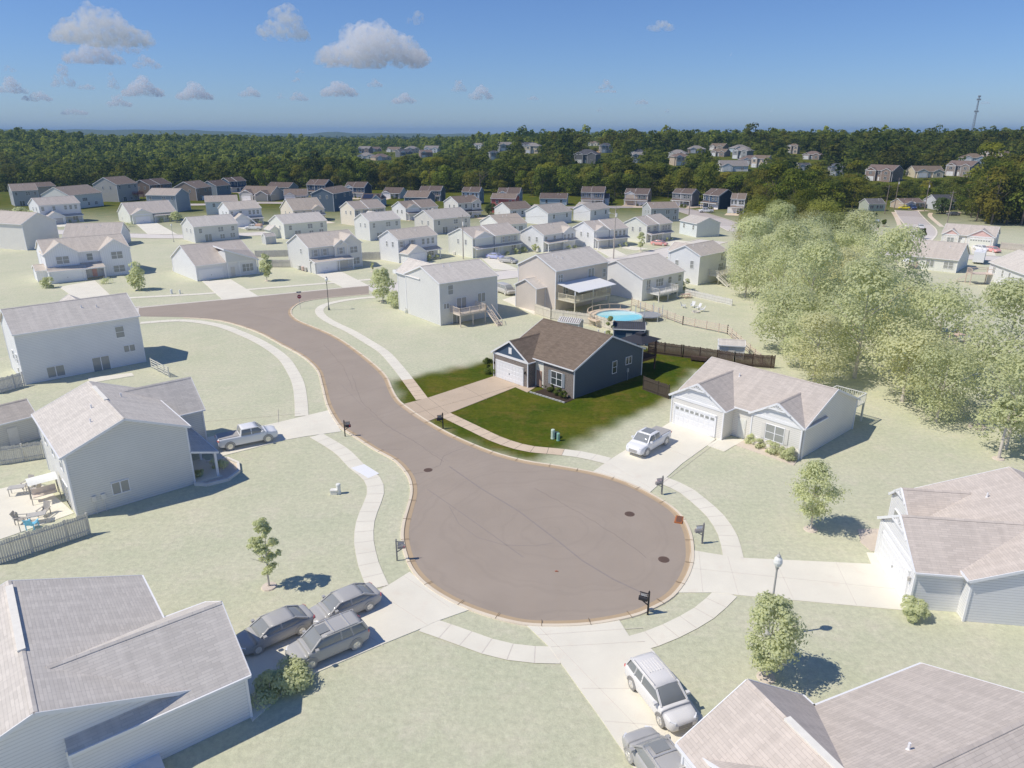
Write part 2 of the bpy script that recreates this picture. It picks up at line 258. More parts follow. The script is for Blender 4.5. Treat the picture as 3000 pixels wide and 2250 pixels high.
DATA['house']={'target':(8.27,88.51,-47.14,11.53,13.12,3.68,2.97),'ranch':(27.72,72.24,-48.18,14.22,11.29,3.4,2.54),'redge':(37.34,43.38,-98.07,11.64,14.37,3.2,2.68),'dark':(-59.28,92.95,42.44,14.27,8.88,6.62,2.42),'farm':(-96.5,160.84,39.38,16.29,11.44,5.8,2.5),'slant':(-67.82,161.77,42.03,13.25,15.36,3.37,3.52),'navy2':(-44.66,170.05,41.67,13.12,10.69,5.67,2.51),'bluedeck':(-10.57,122.17,37.74,11.61,11.0,7.09,2.05),'awning':(9.57,132.12,43.66,14.17,9.41,7.36,2.32),'greydeck':(25.05,141.69,41.23,12.79,13.1,4.28,2.66),'whitedeck':(40.17,153.76,43.56,10.51,7.34,6.15,1.83),'tanranch':(101.03,169.21,-41.55,10.57,11.84,2.97,3.12),'redgable':(130.91,205.58,-38.63,12.77,9.3,3.08,2.47),'a1':(-216.68,325.72,40.64,9.5,10.21,6.49,2.73),'a2':(-232.32,360.27,63.73,13.05,7.59,5.62,1.9),'a3':(-189.22,315.63,74.9,17.24,14.15,5.69,3.25),'a4':(-187.08,347.6,76.71,13.24,12.71,7.75,3.22),'a5':(-183.92,375.88,78.55,16.03,9.88,5.73,2.54),'a7':(-140.61,299.58,-7.98,12.61,9.67,6.67,2.39),'a8':(-163.34,260.66,51.42,13.21,9.15,6.51,2.32),'a9':(-132.69,264.53,43.39,15.57,13.7,3.29,3.62),'a10':(-136.74,201.6,160.49,14.0,10.0,7.02,2.65),'a11':(-118.23,205.36,13.3,14.32,9.97,3.0,3.16),'b1':(-153.45,353.42,79.27,12.55,11.69,5.72,2.94),'b2':(-153.73,381.62,72.04,10.67,9.79,4.74,2.56),'b3':(-152.85,403.38,58.98,10.5,7.74,5.6,1.98),'b4':(-119.84,352.16,-13.78,16.23,11.73,3.18,3.2),'b5':(-123.89,397.69,-15.84,13.25,8.75,2.95,2.39),'b6':(-102.02,346.98,13.19,10.27,9.57,2.95,2.52),'b7':(-75.03,306.02,78.71,18.69,9.47,7.08,2.11),'b8':(-76.86,367.85,-12.87,10.45,8.74,4.99,2.3),'b9':(-97.92,376.28,-13.09,10.21,9.08,5.63,2.33),'b10':(-115.59,290.81,22.56,11.73,8.36,4.85,2.09),'b11':(-94.91,254.12,42.66,11.29,8.97,5.58,2.32),'b12':(-76.86,266.81,36.94,11.47,12.61,4.29,3.62),'b13':(-52.62,256.14,45.09,12.17,8.94,5.64,2.35),'b14':(-90.48,216.55,43.12,12.92,9.42,4.57,2.41),'b15':(-66.52,225.05,43.05,14.1,9.9,4.48,2.3),'c1':(-40.73,219.32,43.8,10.96,8.0,5.69,2.06),'c2':(-36.56,273.38,41.58,13.85,9.14,4.31,2.22),'c3':(-22.52,234.8,41.95,14.48,10.28,4.79,2.44),'c4':(-61.43,322.99,-3.29,7.95,8.62,2.92,2.22),'c5':(-57.99,363.82,-13.01,9.1,9.39,2.65,2.33),'c6':(-38.01,301.63,-14.39,9.83,8.94,5.62,2.33),'c7':(-37.88,349.94,-10.94,10.42,7.39,4.69,1.85),'c8':(-18.97,277.96,39.93,10.36,9.13,5.63,2.22),'c9':(-17.73,333.48,-13.25,8.05,7.42,5.33,1.88),'c10':(-2.73,295.26,-13.58,9.9,7.18,5.58,1.82),'c11':(-0.8,322.04,-10.31,9.47,8.02,5.6,2.08),'c12':(0.52,281.65,36.85,10.65,10.03,2.97,2.38),'d1':(13.01,258.52,45.58,12.54,10.52,4.06,2.52),'c14':(-2.81,233.77,32.97,10.1,11.93,3.05,2.56),'c15':(-26.18,181.65,46.44,12.39,7.53,5.71,1.97),'c16':(-7.5,190.87,42.79,15.78,9.74,5.12,2.07),'c17':(9.79,198.78,46.59,13.01,8.41,4.6,2.17),'d2':(29.33,268.2,45.85,11.39,7.7,4.12,1.91),'d3':(18.91,328.94,-9.15,11.82,8.1,2.87,2.05),'d4':(36.59,328.25,-12.67,9.98,8.48,5.61,2.16),'d5':(38.29,328.08,-10.71,10.18,7.24,2.95,1.81),'d6':(56.11,326.46,-21.03,10.25,8.05,4.99,2.04),'d7':(76.65,323.29,-38.43,9.21,7.08,5.42,1.8),'d8':(88.31,312.19,-56.61,8.64,9.68,5.51,2.37),'d9':(91.01,293.54,-22.08,5.24,7.67,5.6,1.9),'d10':(54.05,265.28,12.02,10.6,8.04,4.75,1.93),'d11':(24.89,204.95,35.41,12.13,8.89,4.9,2.14),'d12':(40.18,215.55,44.23,11.58,8.28,5.06,2.08),'d13':(58.63,226.12,-71.41,9.72,8.03,4.12,1.72),'f4':(168.82,312.01,13.23,10.24,7.34,2.12,1.92),'f5':(180.17,307.38,4.7,8.97,9.23,3.32,2.56),'f6':(149.17,302.54,4.71,6.91,7.06,2.88,1.9),'f8':(101.28,246.17,-84.33,13.08,7.31,4.12,1.88),'f7':(95.7,208.51,-54.86,4.76,6.1,2.87,1.58),'lgrey':(-36.28,59.35,131.16,12.16,9.38,5.67,2.06),'bleft':(-25.28,30.08,128.1,12.25,12.8,3.11,2.46),'white_r':(104.43,141.43,-98.9,14.62,10.0,4.57,2.65)}
DATA['hill']=((-170.3,873.5,22.3,'g','white','white house with grey roof on the hill, leftmost of the hill houses'),(-196.9,1006.0,19.6,'g','brick','brick gabled house above the white leftmost hill house'),(-194.2,1052.9,20.5,'r','brick','brick house with brown roof, third from left on the hill'),(-148.9,846.8,22.8,'r','tan','tan house with reddish roof low on the left of the hill'),(-162.6,1038.0,23.2,'t','beige','beige roofed house behind the yellowish hill tree'),(-130.6,903.4,20.2,'c','dgrey','dark slate roofed house left of the brick pair on the hill'),(-134.0,1001.8,20.8,'g','tan','tan house with pale grey roof on the hill crest'),(-101.0,875.1,16.9,'r','brick','tall red brick gable on the hill, left part'),(-103.6,972.4,21.6,'g','white','white and slate gabled house beside the tall brick gable'),(-40.9,930.6,15.1,'g','lgrey','small grey roof between the two tall hill trees'),(-14.6,603.8,8.9,'c','grey','small dark roof poking out of the woods right of centre left'),(-6.4,740.8,16.4,'g','grey','wide grey hill roof right of the tall twin trees'),(15.3,752.3,14.4,'c','navy','navy house on the hill crest above the pale tan one'),(17.2,602.4,14.2,'g','beige','pale tan hill house just below the navy one'),(98.3,904.7,16.1,'t','cream','cream house beside the bare orange field on the hill'),(53.2,527.5,19.5,'c','dgrey','very broad black roof in the woods below the orange field'),(75.5,603.5,11.6,'c','grey','dark hill roof to the right of the broad black one'),(95.8,567.9,12.7,'c','dgrey','steep charcoal gabled house alone in the hill woods'),(88.1,524.4,9.4,'g','grey','small grey peaked roof below the charcoal gabled house'),(188.1,1015.5,15.2,'g','lgrey','grey gable high on the hill crest in the trees'),(122.8,552.9,15.8,'g','brick','red brick house with slate roof left of the hill cul-de-sac'),(145.3,590.8,15.2,'g','brown','brown house with two slate roofs behind the hill cul-de-sac'),(114.5,508.2,13.8,'r','tan','brown roofed house partly hidden left of the hill street'),(174.3,630.5,15.4,'t','brown','brown hip roofed house beyond the end of the hill cul-de-sac'),(180.9,595.2,15.6,'g','lblue','light blue house with slate roof on the hill crest'),(155.9,558.5,13.7,'t','brick','small brick house with arched garage at the hill cul-de-sac'),(166.6,539.0,14.1,'g','grey','grey roofed house in the middle right of the hill cluster'),(161.3,504.2,16.4,'r','brick','reddish hip roof house at the right of the hill cluster'),(140.7,474.6,20.4,'g','white','white house with slate roof nearest to the foot of the hill street'),(163.5,486.8,12.9,'t','tan','flat tan roof right of the white slate-roofed hill house'),(215.0,571.8,9.9,'t','tan','tan stone house half hidden in the hill woods'),(211.3,524.2,14.1,'r','brick','tall brick house deep in the hill woods'),(182.9,467.4,8.9,'c','grey','dark roofed house by the orange fence in the woods'),(191.8,439.2,9.9,'c','grey','small charcoal gabled house in a grassy clearing'),(208.1,414.4,18.4,'r','brick','large brick two storey house in the clearing at right'),(235.2,422.3,18.5,'t','beige','long low house with tan roof amid the right woods'),(255.7,420.4,16.7,'r','brown','reddish brown roof at the right beside the dirt drive'),(292.6,474.2,15.6,'t','lblue','blue-fronted house with tan roof at the far right clearing'),(304.5,468.9,16.5,'t','tan','tan roofed house at the far right clearing'),(571.9,1040.8,19.2,'g','white','white house high on the right hill crest'),(578.3,1002.6,20.5,'g','lgrey','grey roofed house high on the right hill near the mast'))
DATA['yard']=((-17.03,42.33,5.7,2.6,'slim young tree with ragged crown on the lawn above the black cars',{'shape':'ragged','seed':3,'nl':3000,'size':0.13,'base':0.16,'nb':26}),(23.97,49.98,6.3,4.3,'rounded young tree in a stone ring on the lawn below the fan-gabled ranch',{'shape':'oval','seed':4,'nl':3200,'size':0.14,'base':0.16,'nb':20}),(14.85,33.5,6.1,3.9,'bright leafy tree hiding the lamp post foot in the lower right lawn',{'shape':'oval','seed':5,'nl':3600,'size':0.14,'base':0.12,'nb':20}),(-24.41,132.08,6.2,5.2,'bushy tree at the corner lawn left of the blue-grey deck house',{'shape':'round','seed':6,'nl':2400,'size':0.2,'base':0.15,'nb':18}),(-75.91,142.62,5.5,5.1,'tree beside the white farmhouse front lawn',{'shape':'oval','seed':7,'nl':1600,'size':0.22,'base':0.12}),(-52.92,152.25,6.2,3.6,'tree between the slanted-gable ranch and the shuttered house',{'shape':'oval','seed':8,'nl':1400,'size':0.22,'base':0.15}),(-32.01,163.18,2.2,1.3,'thin sapling on the lawn right of the shuttered house',{'shape':'ragged','seed':9,'nl':260,'size':0.15,'base':0.3}),(47.56,63.17,6.8,4.6,'tall thin-trunked tree with sparse crown at the right, standing apart from the grove',{'shape':'ragged','seed':10,'nl':1600,'size':0.2,'base':0.5,'r':0.16}),(34.8,193.26,5.2,2.7,'narrow tree in front of the taupe house by the red car',{'shape':'oval','seed':11,'nl':500,'size':0.3}),(6.21,191.67,2.2,2.3,'spiky small tree beside the bright white gabled house',{'shape':'ragged','seed':12,'nl':300,'size':0.25}),(3.1,191.43,1.4,1.8,'dark rounded small tree left of the spiky one',{'shape':'round','seed':13,'nl':300,'size':0.25,'base':0.1}),(170.19,288.4,6.2,7.0,'round dark evergreen by the far right road',{'shape':'round','seed':14,'nl':1500,'size':0.32,'pal':EL,'base':0.08,'r':0.3}),(123.86,217.19,4.1,3.0,'cone-shaped evergreen at the bend of the far right road',{'shape':'cone','seed':15,'nl':1200,'size':0.22,'pal':EL,'base':0.03,'f':0.25}),(-169.22,257.23,4.3,5.6,'pale round tree left of the white house with dark garage',{'shape':'round','seed':16,'nl':900,'size':0.3}),(-183.82,271.83,4.0,5.1,'yellowish tree at the far left beside the lamp',{'shape':'round','seed':17,'nl':900,'size':0.3,'pal':AL}),(-120.3,260.03,3.5,4.5,'bushy tree in front of the arched porch of the tan ranch',{'shape':'round','seed':18,'nl':800,'size':0.28}),(-111.69,363.68,2.9,2.5,'small yard tree in the left rear court',{'shape':'round','seed':19,'nl':200,'size':0.35}),(-16.44,377.55,15.6,15.3,'bare reddish brown tree standing out of the green wood',{'shape':'round','seed':20,'nl':420,'size':0.3,'pal':DL,'base':0.3,'r':0.5,'f':0,'nb':20}),(-7.99,285.21,3.9,4.9,'dark yard tree right of the pointed-porch house',{'shape':'round','seed':21,'nl':600,'size':0.32}),(122.32,241.59,1.4,1.1,'first small arborvitae in the row by the far right road',{'shape':'cone','seed':22,'nl':200,'size':0.25,'pal':EL}),(140.48,283.11,1.6,1.2,'small arborvitae next to the grey-green roofed house',{'shape':'cone','seed':23,'nl':200,'size':0.25,'pal':EL,'f':0}),(139.7,278.84,1.5,1.2,'small arborvitae second from the grey-green roofed house',{'shape':'cone','seed':24,'nl':200,'size':0.25,'pal':EL,'f':0}),(127.44,247.88,3.0,1.5,'young lollipop tree on the striped lawn by the far right road',{'shape':'oval','seed':25,'nl':300,'size':0.3,'f':0}),(111.61,221.27,1.7,2.0,'low conifer at the edge of the striped lawn',{'shape':'cone','seed':26,'nl':300,'size':0.28,'pal':EL}),(45.42,331.87,3.2,3.5,'dark shrubby tree right of the turquoise house',{'shape':'round','seed':27,'nl':400,'size':0.35,'f':0}),(-40.36,775.02,21.2,8.1,'tall narrow tree on the hill skyline, left of a pair',{'shape':'oval','seed':28,'nl':900,'size':0.6,'f':0,'base':0.1,'r':0.5}),(-28.21,734.06,19.8,8.6,'tall narrow tree on the hill skyline, right of a pair',{'shape':'oval','seed':29,'nl':900,'size':0.6,'f':0,'base':0.1,'r':0.5}),(42.77,579.69,13.8,12.9,'broad yellow-green tree above the wood beside the orange field',{'shape':'round','seed':30,'nl':1500,'size':0.6,'pal':AL,'f':0,'base':0.1,'r':0.5}),(1971.36,3759.16,35.0,71.9,'feathery sparse tree on the right skyline',{'shape':'round','seed':31,'nl':700,'size':0.6,'f':0,'base':0.3,'r':0.5}))
DATA['bush']=((4.28,83.54,1.15,1.1,'clipped round bush nearest the entry of the navy ranch',{'f':0,'pal':EL,'n':900,'size':0.07}),(4.96,82.27,1.15,1.05,'second clipped round bush under the shuttered window of the navy ranch',{'f':0,'pal':EL,'seed':2,'n':900,'size':0.07}),(5.63,81.12,1.1,1.0,'third clipped round bush under the shuttered window of the navy ranch',{'f':0,'pal':EL,'seed':3,'n':900,'size':0.07}),(6.18,80.08,1.05,0.95,'last clipped round bush, at the corner of the navy ranch',{'f':0,'pal':EL,'seed':4,'n':900,'size':0.07}),(-2.45,89.15,2.6,0.9,'low blue-green juniper left of the white double garage',{'f':0,'pal':JL,'seed':5,'n':1800,'size':0.08}),(-3.25,91.31,1.7,1.6,'upright olive ornamental grass behind the low juniper',{'f':0,'pal':AL,'seed':6,'n':1300,'size':0.08}),(24.42,66.81,1.2,1.0,'first shrub along the front of the fan-gabled ranch',{'seed':7}),(25.0,65.67,1.2,1.0,'second shrub along the front of the fan-gabled ranch',{'seed':8}),(25.7,64.56,1.5,1.2,'third and roundest shrub in front of the fan-gabled ranch',{'seed':9}),(26.47,63.49,1.3,1.1,'fourth shrub under the window of the fan-gabled ranch',{'seed':10}),(27.1,62.76,1.6,1.3,'corner shrub of the fan-gabled ranch',{'seed':11,'n':900}),(29.08,47.54,2.2,1.5,'yellow-green leafy shrub bed beside the right-hand garage gable',{'seed':12,'n':1600,'pal':AL}),(28.08,45.34,1.2,1.3,'dark upright shrub left of the right-hand white garage door',{'seed':13,'n':700}),(26.29,38.93,1.7,1.5,'round shrub with stones at the near corner of the right-hand garage',{'seed':14,'n':1400,'pal':EL}),(-13.05,32.98,2.6,1.2,'feathery blue-green juniper beside the black SUV drive',{'seed':15,'n':2200,'pal':JL}),(-13.68,32.19,2.4,1.2,'dark shaded juniper by the lower left garage wall',{'seed':16,'n':1500,'pal':EL}),(-95.68,144.78,3.4,2.2,'large shrub at the corner of the white farmhouse',{'seed':17,'n':900,'size':0.15}),(-86.15,149.59,2.8,0.9,'low spreading shrub before the red door house',{'seed':18}),(-20.78,128.14,4.0,3.0,'large loose shrub at the corner of the blue-grey deck house',{'seed':19,'n':1600,'size':0.16}),(-130.28,246.59,3,1.6,'shrub left of the arched-porch ranch garage',{'seed':20}),(14.73,103.67,1.9,4.4,'tall pale pampas grass plume beside the pool',{'seed':21,'n':900,'size':0.12,'f':0.5,'pal':AL}),(-27.87,61.03,1.8,0.8,'low shrub in the curved stone bed by the porch of the big blue-grey house',{'seed':22}),(-28.87,59.29,1.2,0.7,'small shrub at the porch foot of the big blue-grey house',{'seed':23}),(35.36,143.4,2.2,2.2,'loose shrub at the foot of the white gabled house left of the grove',{'seed':24,'n':500,'size':0.14}))
DATA['veh']=(('suv','silver',8.22,31.55,-67.9,'silver SUV with ribbed roof parked on the bottom driveway',{}),('suv','black',7.3,26.59,112.4,'black SUV beside the silver one, facing up the bottom driveway',{}),('sedan','black',10.99,26.79,-70.3,'dark car with a red tail light half hidden by the lower right roof',{}),('suv','black',-11.25,35.73,-143.5,'black SUV with roof rails nearest to the lower left lawn',{}),('sedan','black',-11.1,39.45,-141.5,'black sedan parked closest to the cul-de-sac',{}),('sedan','black',-14.92,37.0,-139.8,'black sedan by the lower left garage',{}),('pickup','white',-27.09,66.82,30.7,'white lifted pickup with dark bed cover on the left driveway',{}),('pickup','white',13.76,65.6,-131.7,'white pickup with black sunroof on the driveway of the fan-gabled ranch',{}),('van','white',-153.24,231.0,175,'white minivan at the far left street',{}),('van','white',-161.82,265.06,120,'white car roof showing behind the low roof, far left',{}),('pickup','white',-85.0,237.96,175,'white bucket truck body with orange markings in a left rear drive',{'boom':1}),('sedan','blue',-4.23,180.98,-30,'bright blue car by the stepped grey house',{}),('sedan','black',-0.8,174.81,-30,'dark sedan behind the bright blue car',{}),('van','grey',-1.29,139.39,-60,'grey boxy van beside the house with the white awning',{}),('sedan','red',41.9,203.98,-30,'red car in front of the taupe house',{}),('pickup','white',77.96,292.61,175,'white pickup on the drive in front of the white-fronted navy house',{}),('sedan','yellow',164.88,306.43,160,'yellow sports car at the far right road',{}),('pickup','navy',167.43,305.34,-95,'dark blue pickup beside the yellow car',{}),('sedan','silver',174.91,313.87,175,'silver car at the tan ranch behind the blue pickup',{}),('sedan','silver',136.57,241.59,-110,'grey car driving on the far right road',{}),('pickup','white',130.13,268.23,175,'white pickup by the grey-green roofed house',{}),('sedan','lblue',129.11,260.03,170,'pale blue car next to the right rear white pickup',{}),('sedan','white',127.65,194.63,-80,'white car on the drive of the red-gabled ranch',{}),('sedan','red',129.14,192.22,-85,'red car beside the white one at the red-gabled ranch',{}),('sedan','black',171.06,282.03,175,'dark car behind the round evergreen',{}),('sedan','blue',130.63,515.92,180,'blue car parked in the hill cul-de-sac',{}),('sedan','white',279.3,447.92,160,'white car at the far right hill clearing',{}))
DATA['mail']=((-7.43,70.69,200,'dark mailbox post at the driveway of the navy ranch','p'),(-17.52,68.62,10,'black mailbox on the left kerb opposite the navy ranch','p'),(-8.55,45.59,10,'pale grey mailbox on the left verge of the cul-de-sac','g'),(8.97,39.28,155,'black mailbox with red flag and white lettered plate at the lower right kerb','r'),(14.74,47.93,190,'mailbox with white side panel between the right walk and kerb','w'),(13.19,55.91,200,'mailbox with pinkish plate near the white pickup driveway','r2'))
DATA['lamp']=((16.12,37.07,'globe lamp post rising behind the bright tree at lower right'),(-32.99,125.34,'lamp post with half dark pole at the street corner'),(-158.42,235.59,'lamp post at the far left street'),(-99.23,210.67,'thin lamp post at the left rear street'))
DATA['stop']=(-38.41,126.31)
DATA['pole']=((-12.33,180.48,11,'utility pole with transformer in front of the tan gabled house'),(25.79,181.19,13,'utility pole with arm lamp between the centre and right houses'),(158.98,303.23,13,'tall utility pole at the far right road, nearest the tan ranch'),(169.31,299.01,12,'utility pole between the tan and the pale ranch at far right'),(147.2,287.32,11,'slim pole left of the tall far right one'),(155.38,258.62,11,'utility pole in front of the red-gabled ranch'),(67.89,278.84,7,'thin pole by the far rear street'))
DATA['tower']=(572.9,939.0,73.7)
DATA['cloud']=((-5077,9719,1280,1176,621,1),(-7028,13073,1280,985,401,2),(-10384,17891,1280,562,753,3),(-10085,15563,1280,261,237,4),(-14178,21794,1270,805,499,5),(-13701,22097,1024,769,310,6),(-12069,21827,1280,467,195,7),(-10023,19353,1280,371,669,8),(-10701,22277,1280,1208,686,9),(-5768,12167,1280,220,101,10),(-6860,14617,1280,512,263,11),(-9953,24020,1243,1171,619,12),(-11890,23122,924,730,356,13),(-2740,9401,1280,678,599,14),(-2134,12101,1280,1771,758,15),(-1089,8925,1280,268,305,16),(-4457,16217,1280,222,158,17),(-5352,19143,1280,306,124,18),(-8401,24605,1261,728,350,19),(-7518,24889,1177,312,226,20),(-6976,25047,1182,600,389,21),(-4939,21946,1280,1104,741,22),(-3618,20344,1280,443,238,23),(-3629,25746,1116,825,369,24),(-1434,20741,1280,428,595,25),(-1042,25387,1280,874,563,26),(1836,9785,1280,360,141,27),(2545,20856,1280,430,326,28),(2922,23993,1280,715,125,29),(707,25990,1175,388,186,30),(4346,25634,1039,469,233,31),(5189,25477,745,262,232,32),(2967,25830,780,266,134,33),(8392,24608,736,126,207,34),(13668,22118,871,298,127,35),(3622,12884,1280,74,151,36),(-12968,22535,633,761,231,37),(-5723,10188,1280,514,390,40),(-5904,11872,1280,468,304,41),(-1595,13364,1280,461,262,42))
DATA['pt']={'ped1':(4.25,68.02),'ped2':(4.55,68.34),'ped3':(4.78,67.51),'pedL':(-15.3,56.06),'pedL2':(-15.69,55.97),'pedF':(-67.54,139.08),'pedF2':(-65.89,139.08),'pedR':(97.11,181.69),'mh1':(-7.93,60.67),'mh2':(9.83,52.44),'mh3':(11.33,45.71),'inlet':(13.71,51.43),'leaf':(3.15,44.16),'pool':(17.99,116.25),'tramp':(23.37,118.47),'shed':(17.69,104.17),'shed2':(9.25,108.94),'wshed':(31.12,97.02),'ch1':(33.04,127.4),'ch2':(33.7,125.95),'ch3':(33.92,124.17),'ch4':(31.26,127.04),'fire':(32.68,123.48),'ptab':(33.74,135.58),'plant':(26.1,94.62),'swing':(-40.53,55.05),'tab1':(-43.5,55.89),'tab2':(-38.76,51.14),'torch':(-39.18,49.56),'lshed':(-52.22,67.74),'ac1':(-77.85,163.59),'ac2':(-30.6,178.18),'ac3':(-14.97,187.57),'gen':(-26.19,160.71),'bin1':(-49.48,165.36),'bin2':(-48.39,164.17),'bin3':(-47.32,163.0),'goose':(28.41,46.77),'ring':(50.31,70.95),'stand':(67.57,104.17),'umb':(92.14,165.96),'firep':(84.77,159.02),'rv':(115.04,175.47),'blueshed':(-70.2,207.6),'tub':(-18.72,123.13),'kegs':(-17.49,123.13),'pool2':(42.11,301.12)}
DATA['cracks']=(((-9.38,59.83),(-8.21,60.31),(-6.9,61.8),(-6.72,63.88),(-4.79,65.89)),((-21.03,88.58),(-17.87,78.88),(-13.51,71.34),(-9.97,67.23),(-6.67,62.48)),((-57.52,118.47),(-51.16,120.42),(-45.77,125.95),(-38.61,130.41)),((-48.36,123.82),(-39.89,117.83),(-35.51,113.52)),((-13.46,65.33),(-10.97,65.33)),((1.99,57.07),(5.85,52.41),(8.43,48.8),(10.12,46.0)),((-28.29,102.92),(-23.22,92.73),(-19.84,83.37)))
DATA['seams']=((((-5.99,61.46),(-2.85,57.07),(0.57,52.93),(3.54,48.35),(5.22,45.59),(7.2,43.25),(9.02,41.63)),0.14),(((-7.53,56.78),(-5.08,53.72),(-1.8,49.49),(0.86,46.0)),0.07),(((-5.34,53.72),(-4.36,50.92),(-2.75,48.8),(-0.55,47.69),(1.83,47.58),(3.28,48.02)),0.05),(((-21.62,84.92),(-15.77,74.47),(-11.09,68.42),(-6.07,62.48)),0.04))
DATA['dirt']=((62.4,622.8,22,26),)
for k in ("lot","woods_near","road_left","road_right","street_top"): DATA[k]=list(DATA[k])
for k in DATA["drives"]: DATA["drives"][k]=list(DATA["drives"][k])
TBL={'a1':('bgrey','b','B2','blue-grey two storey house at the far left edge below the tree line'),'a2':('tan','b','B2s','brown roof showing between the blue-grey and cream houses at far left'),'a3':('lgrey','b','B1','pale house with broad gable end and long brown roof, far left second row'),'a4':('grey','b','B2','tall grey and navy two storey house with brown roof against the left woods'),'a5':('brown','b','F2x','dark brown house with stepped roof and five white windows at the left woods'),'a7':('navy','b','B2','dark navy box-like house with plain shaded gable end, left rear'),'a8':('white','b','F2g','white two storey house with dark garage door and front garage gable'),'a9':('tan','b','F1g','tan ranch with arched porch and fan gable above white garage, left rear'),'a10':('grey','b','B2s','grey house wall cut off by the left edge, behind the white farmhouse'),'a11':('lgrey','b','B1s','long low roof directly behind the white farmhouse'),'b1':('brown','b','B2','dark brown two storey house beside a white vinyl fence, left rear'),'b2':('bgrey','b','B2s','blue-grey house just right of the dark brown one at the left woods'),'b3':('navy','b','F2x','small blue house with navy gable right against the left woods'),'b4':('grey','b','F1g','grey ranch with white garage and dark shaded gable end in the left rear court'),'b5':('grey','b','B1s','low brown-roofed ranch at the woods edge behind the left court'),'b6':('lgrey','b','F1g','low ranch with white bracketed gable in front of the woods, left centre'),'b7':('navy','b','B2','large dark blue gable wall facing forward, left centre rear'),'b8':('navy','b','F2x','navy house with row of four white windows and white porch at the woods'),'b9':('navy','b','F2x','navy house with pointed centre gable peeking over at the woods, left centre'),'b10':('lblue','b','B2s','light blue house block left of the white-gabled house with garage wing'),'b11':('lblue','t','F2g','pale blue house with white gable end and front garage wing beside a bucket truck'),'b12':('tan','t','F2','wide tan house with white left gable and brick porch behind the tan and grey house'),'b13':('tan','b','F2x','tan gabled house with stepped roof and row of white windows, centre left'),'b14':('bgrey','g','B2','white-sided house with blue-grey back wall above the slanted-gable ranch'),'b15':('tan','g','B2','tan-ended house with dark grey back wall and a small tan lean-to'),'c1':('bgrey','g','B2','white gabled house with plain slate-blue back wall, centre left'),'c2':('white','b','F2x','bright white gabled house with stepped roof, centre'),'c3':('grey','g','B2','grey gabled house with dark back wall and small lower windows, centre'),'c4':('lblue','b','B1s','low pale blue ranch with dark solar roof, centre left rear'),'c5':('lgrey','b','F1g','low bracketed-gable house with white side wall near the woods, centre left'),'c6':('navy','b','B2s','navy house with brown roof in front of the tree line, left of centre'),'c7':('grey','b','F2x','two storey house with small bright gable right at the woods, left of centre'),'c8':('lgrey','b','F2','pale gabled house with dark front and pointed arch porch, centre rear'),'c9':('lblue','b','F2x','small white and blue house with three dark windows at the woods'),'c10':('red','b','B2s','barn-red house with two small white windows at the woods'),'c11':('lblue','b','F2x','blue-sided house standing behind the barn-red one'),'c12':('white','b','B1','low white gabled ranch in front of the barn-red house'),'d1':('white','g','B2s','plain white gabled house without side windows, centre rear'),'c14':('cream','t','B1','low cream gabled ranch between two rows, centre'),'c15':('lblue','t','F2g','white-ended pale blue house with front garage wing behind the blue-grey deck house'),'c16':('tan','b','F2x','tan gabled house with stepped grey front behind the utility pole'),'c17':('white','t','F2','bright white gabled house with long porch roof, right of centre'),'d2':('white','g','B2s','small bright white gabled house with plain pale side, right of centre rear'),'d3':('lblue','b','B2s','light blue house with two small windows near the woods, centre right'),'d4':('grey','b','F2x','grey house with white bracketed gable against the woods, centre right'),'d5':('lblue','b','B2s','pale turquoise house standing in front of the white-bracketed one'),'d6':('tan','b','F2x','tan two storey house with stepped roof and porch, alone against the woods'),'d7':('grey','b','F2x','grey house with slanted dormer roof and dark shaded side at the woods'),'d8':('navy','b','F2x','white-fronted house with pointed gable and navy side wall at the woods'),'d9':('white','b','F2x','small white house with two gables half hidden by the autumn trees'),'d10':('bgrey','b','B2','white-ended slate-blue house on the corner near the far road'),'d11':('lgrey','b','F2x','grey gabled house with stepped roof and white garage behind the utility pole'),'d12':('tan','b','F2x','taupe house with seven upper windows beside a red car'),'d13':('lblue','g','B2s','house with broad blue gable wall and white side, near the grove'),'f4':('tan','r','F1g','tan ranch with brown roof at the end of the far right road'),'f5':('lgrey','c','F1g','pale grey ranch with dark roof behind the round evergreen'),'f6':('green','c','B1s','grey-green roofed house beside the far right road'),'f8':('lblue','b','B2s','light blue gable end rising out of the grove'),'f7':('tan','b','B1s','small tan roof at the right edge of the grove')}
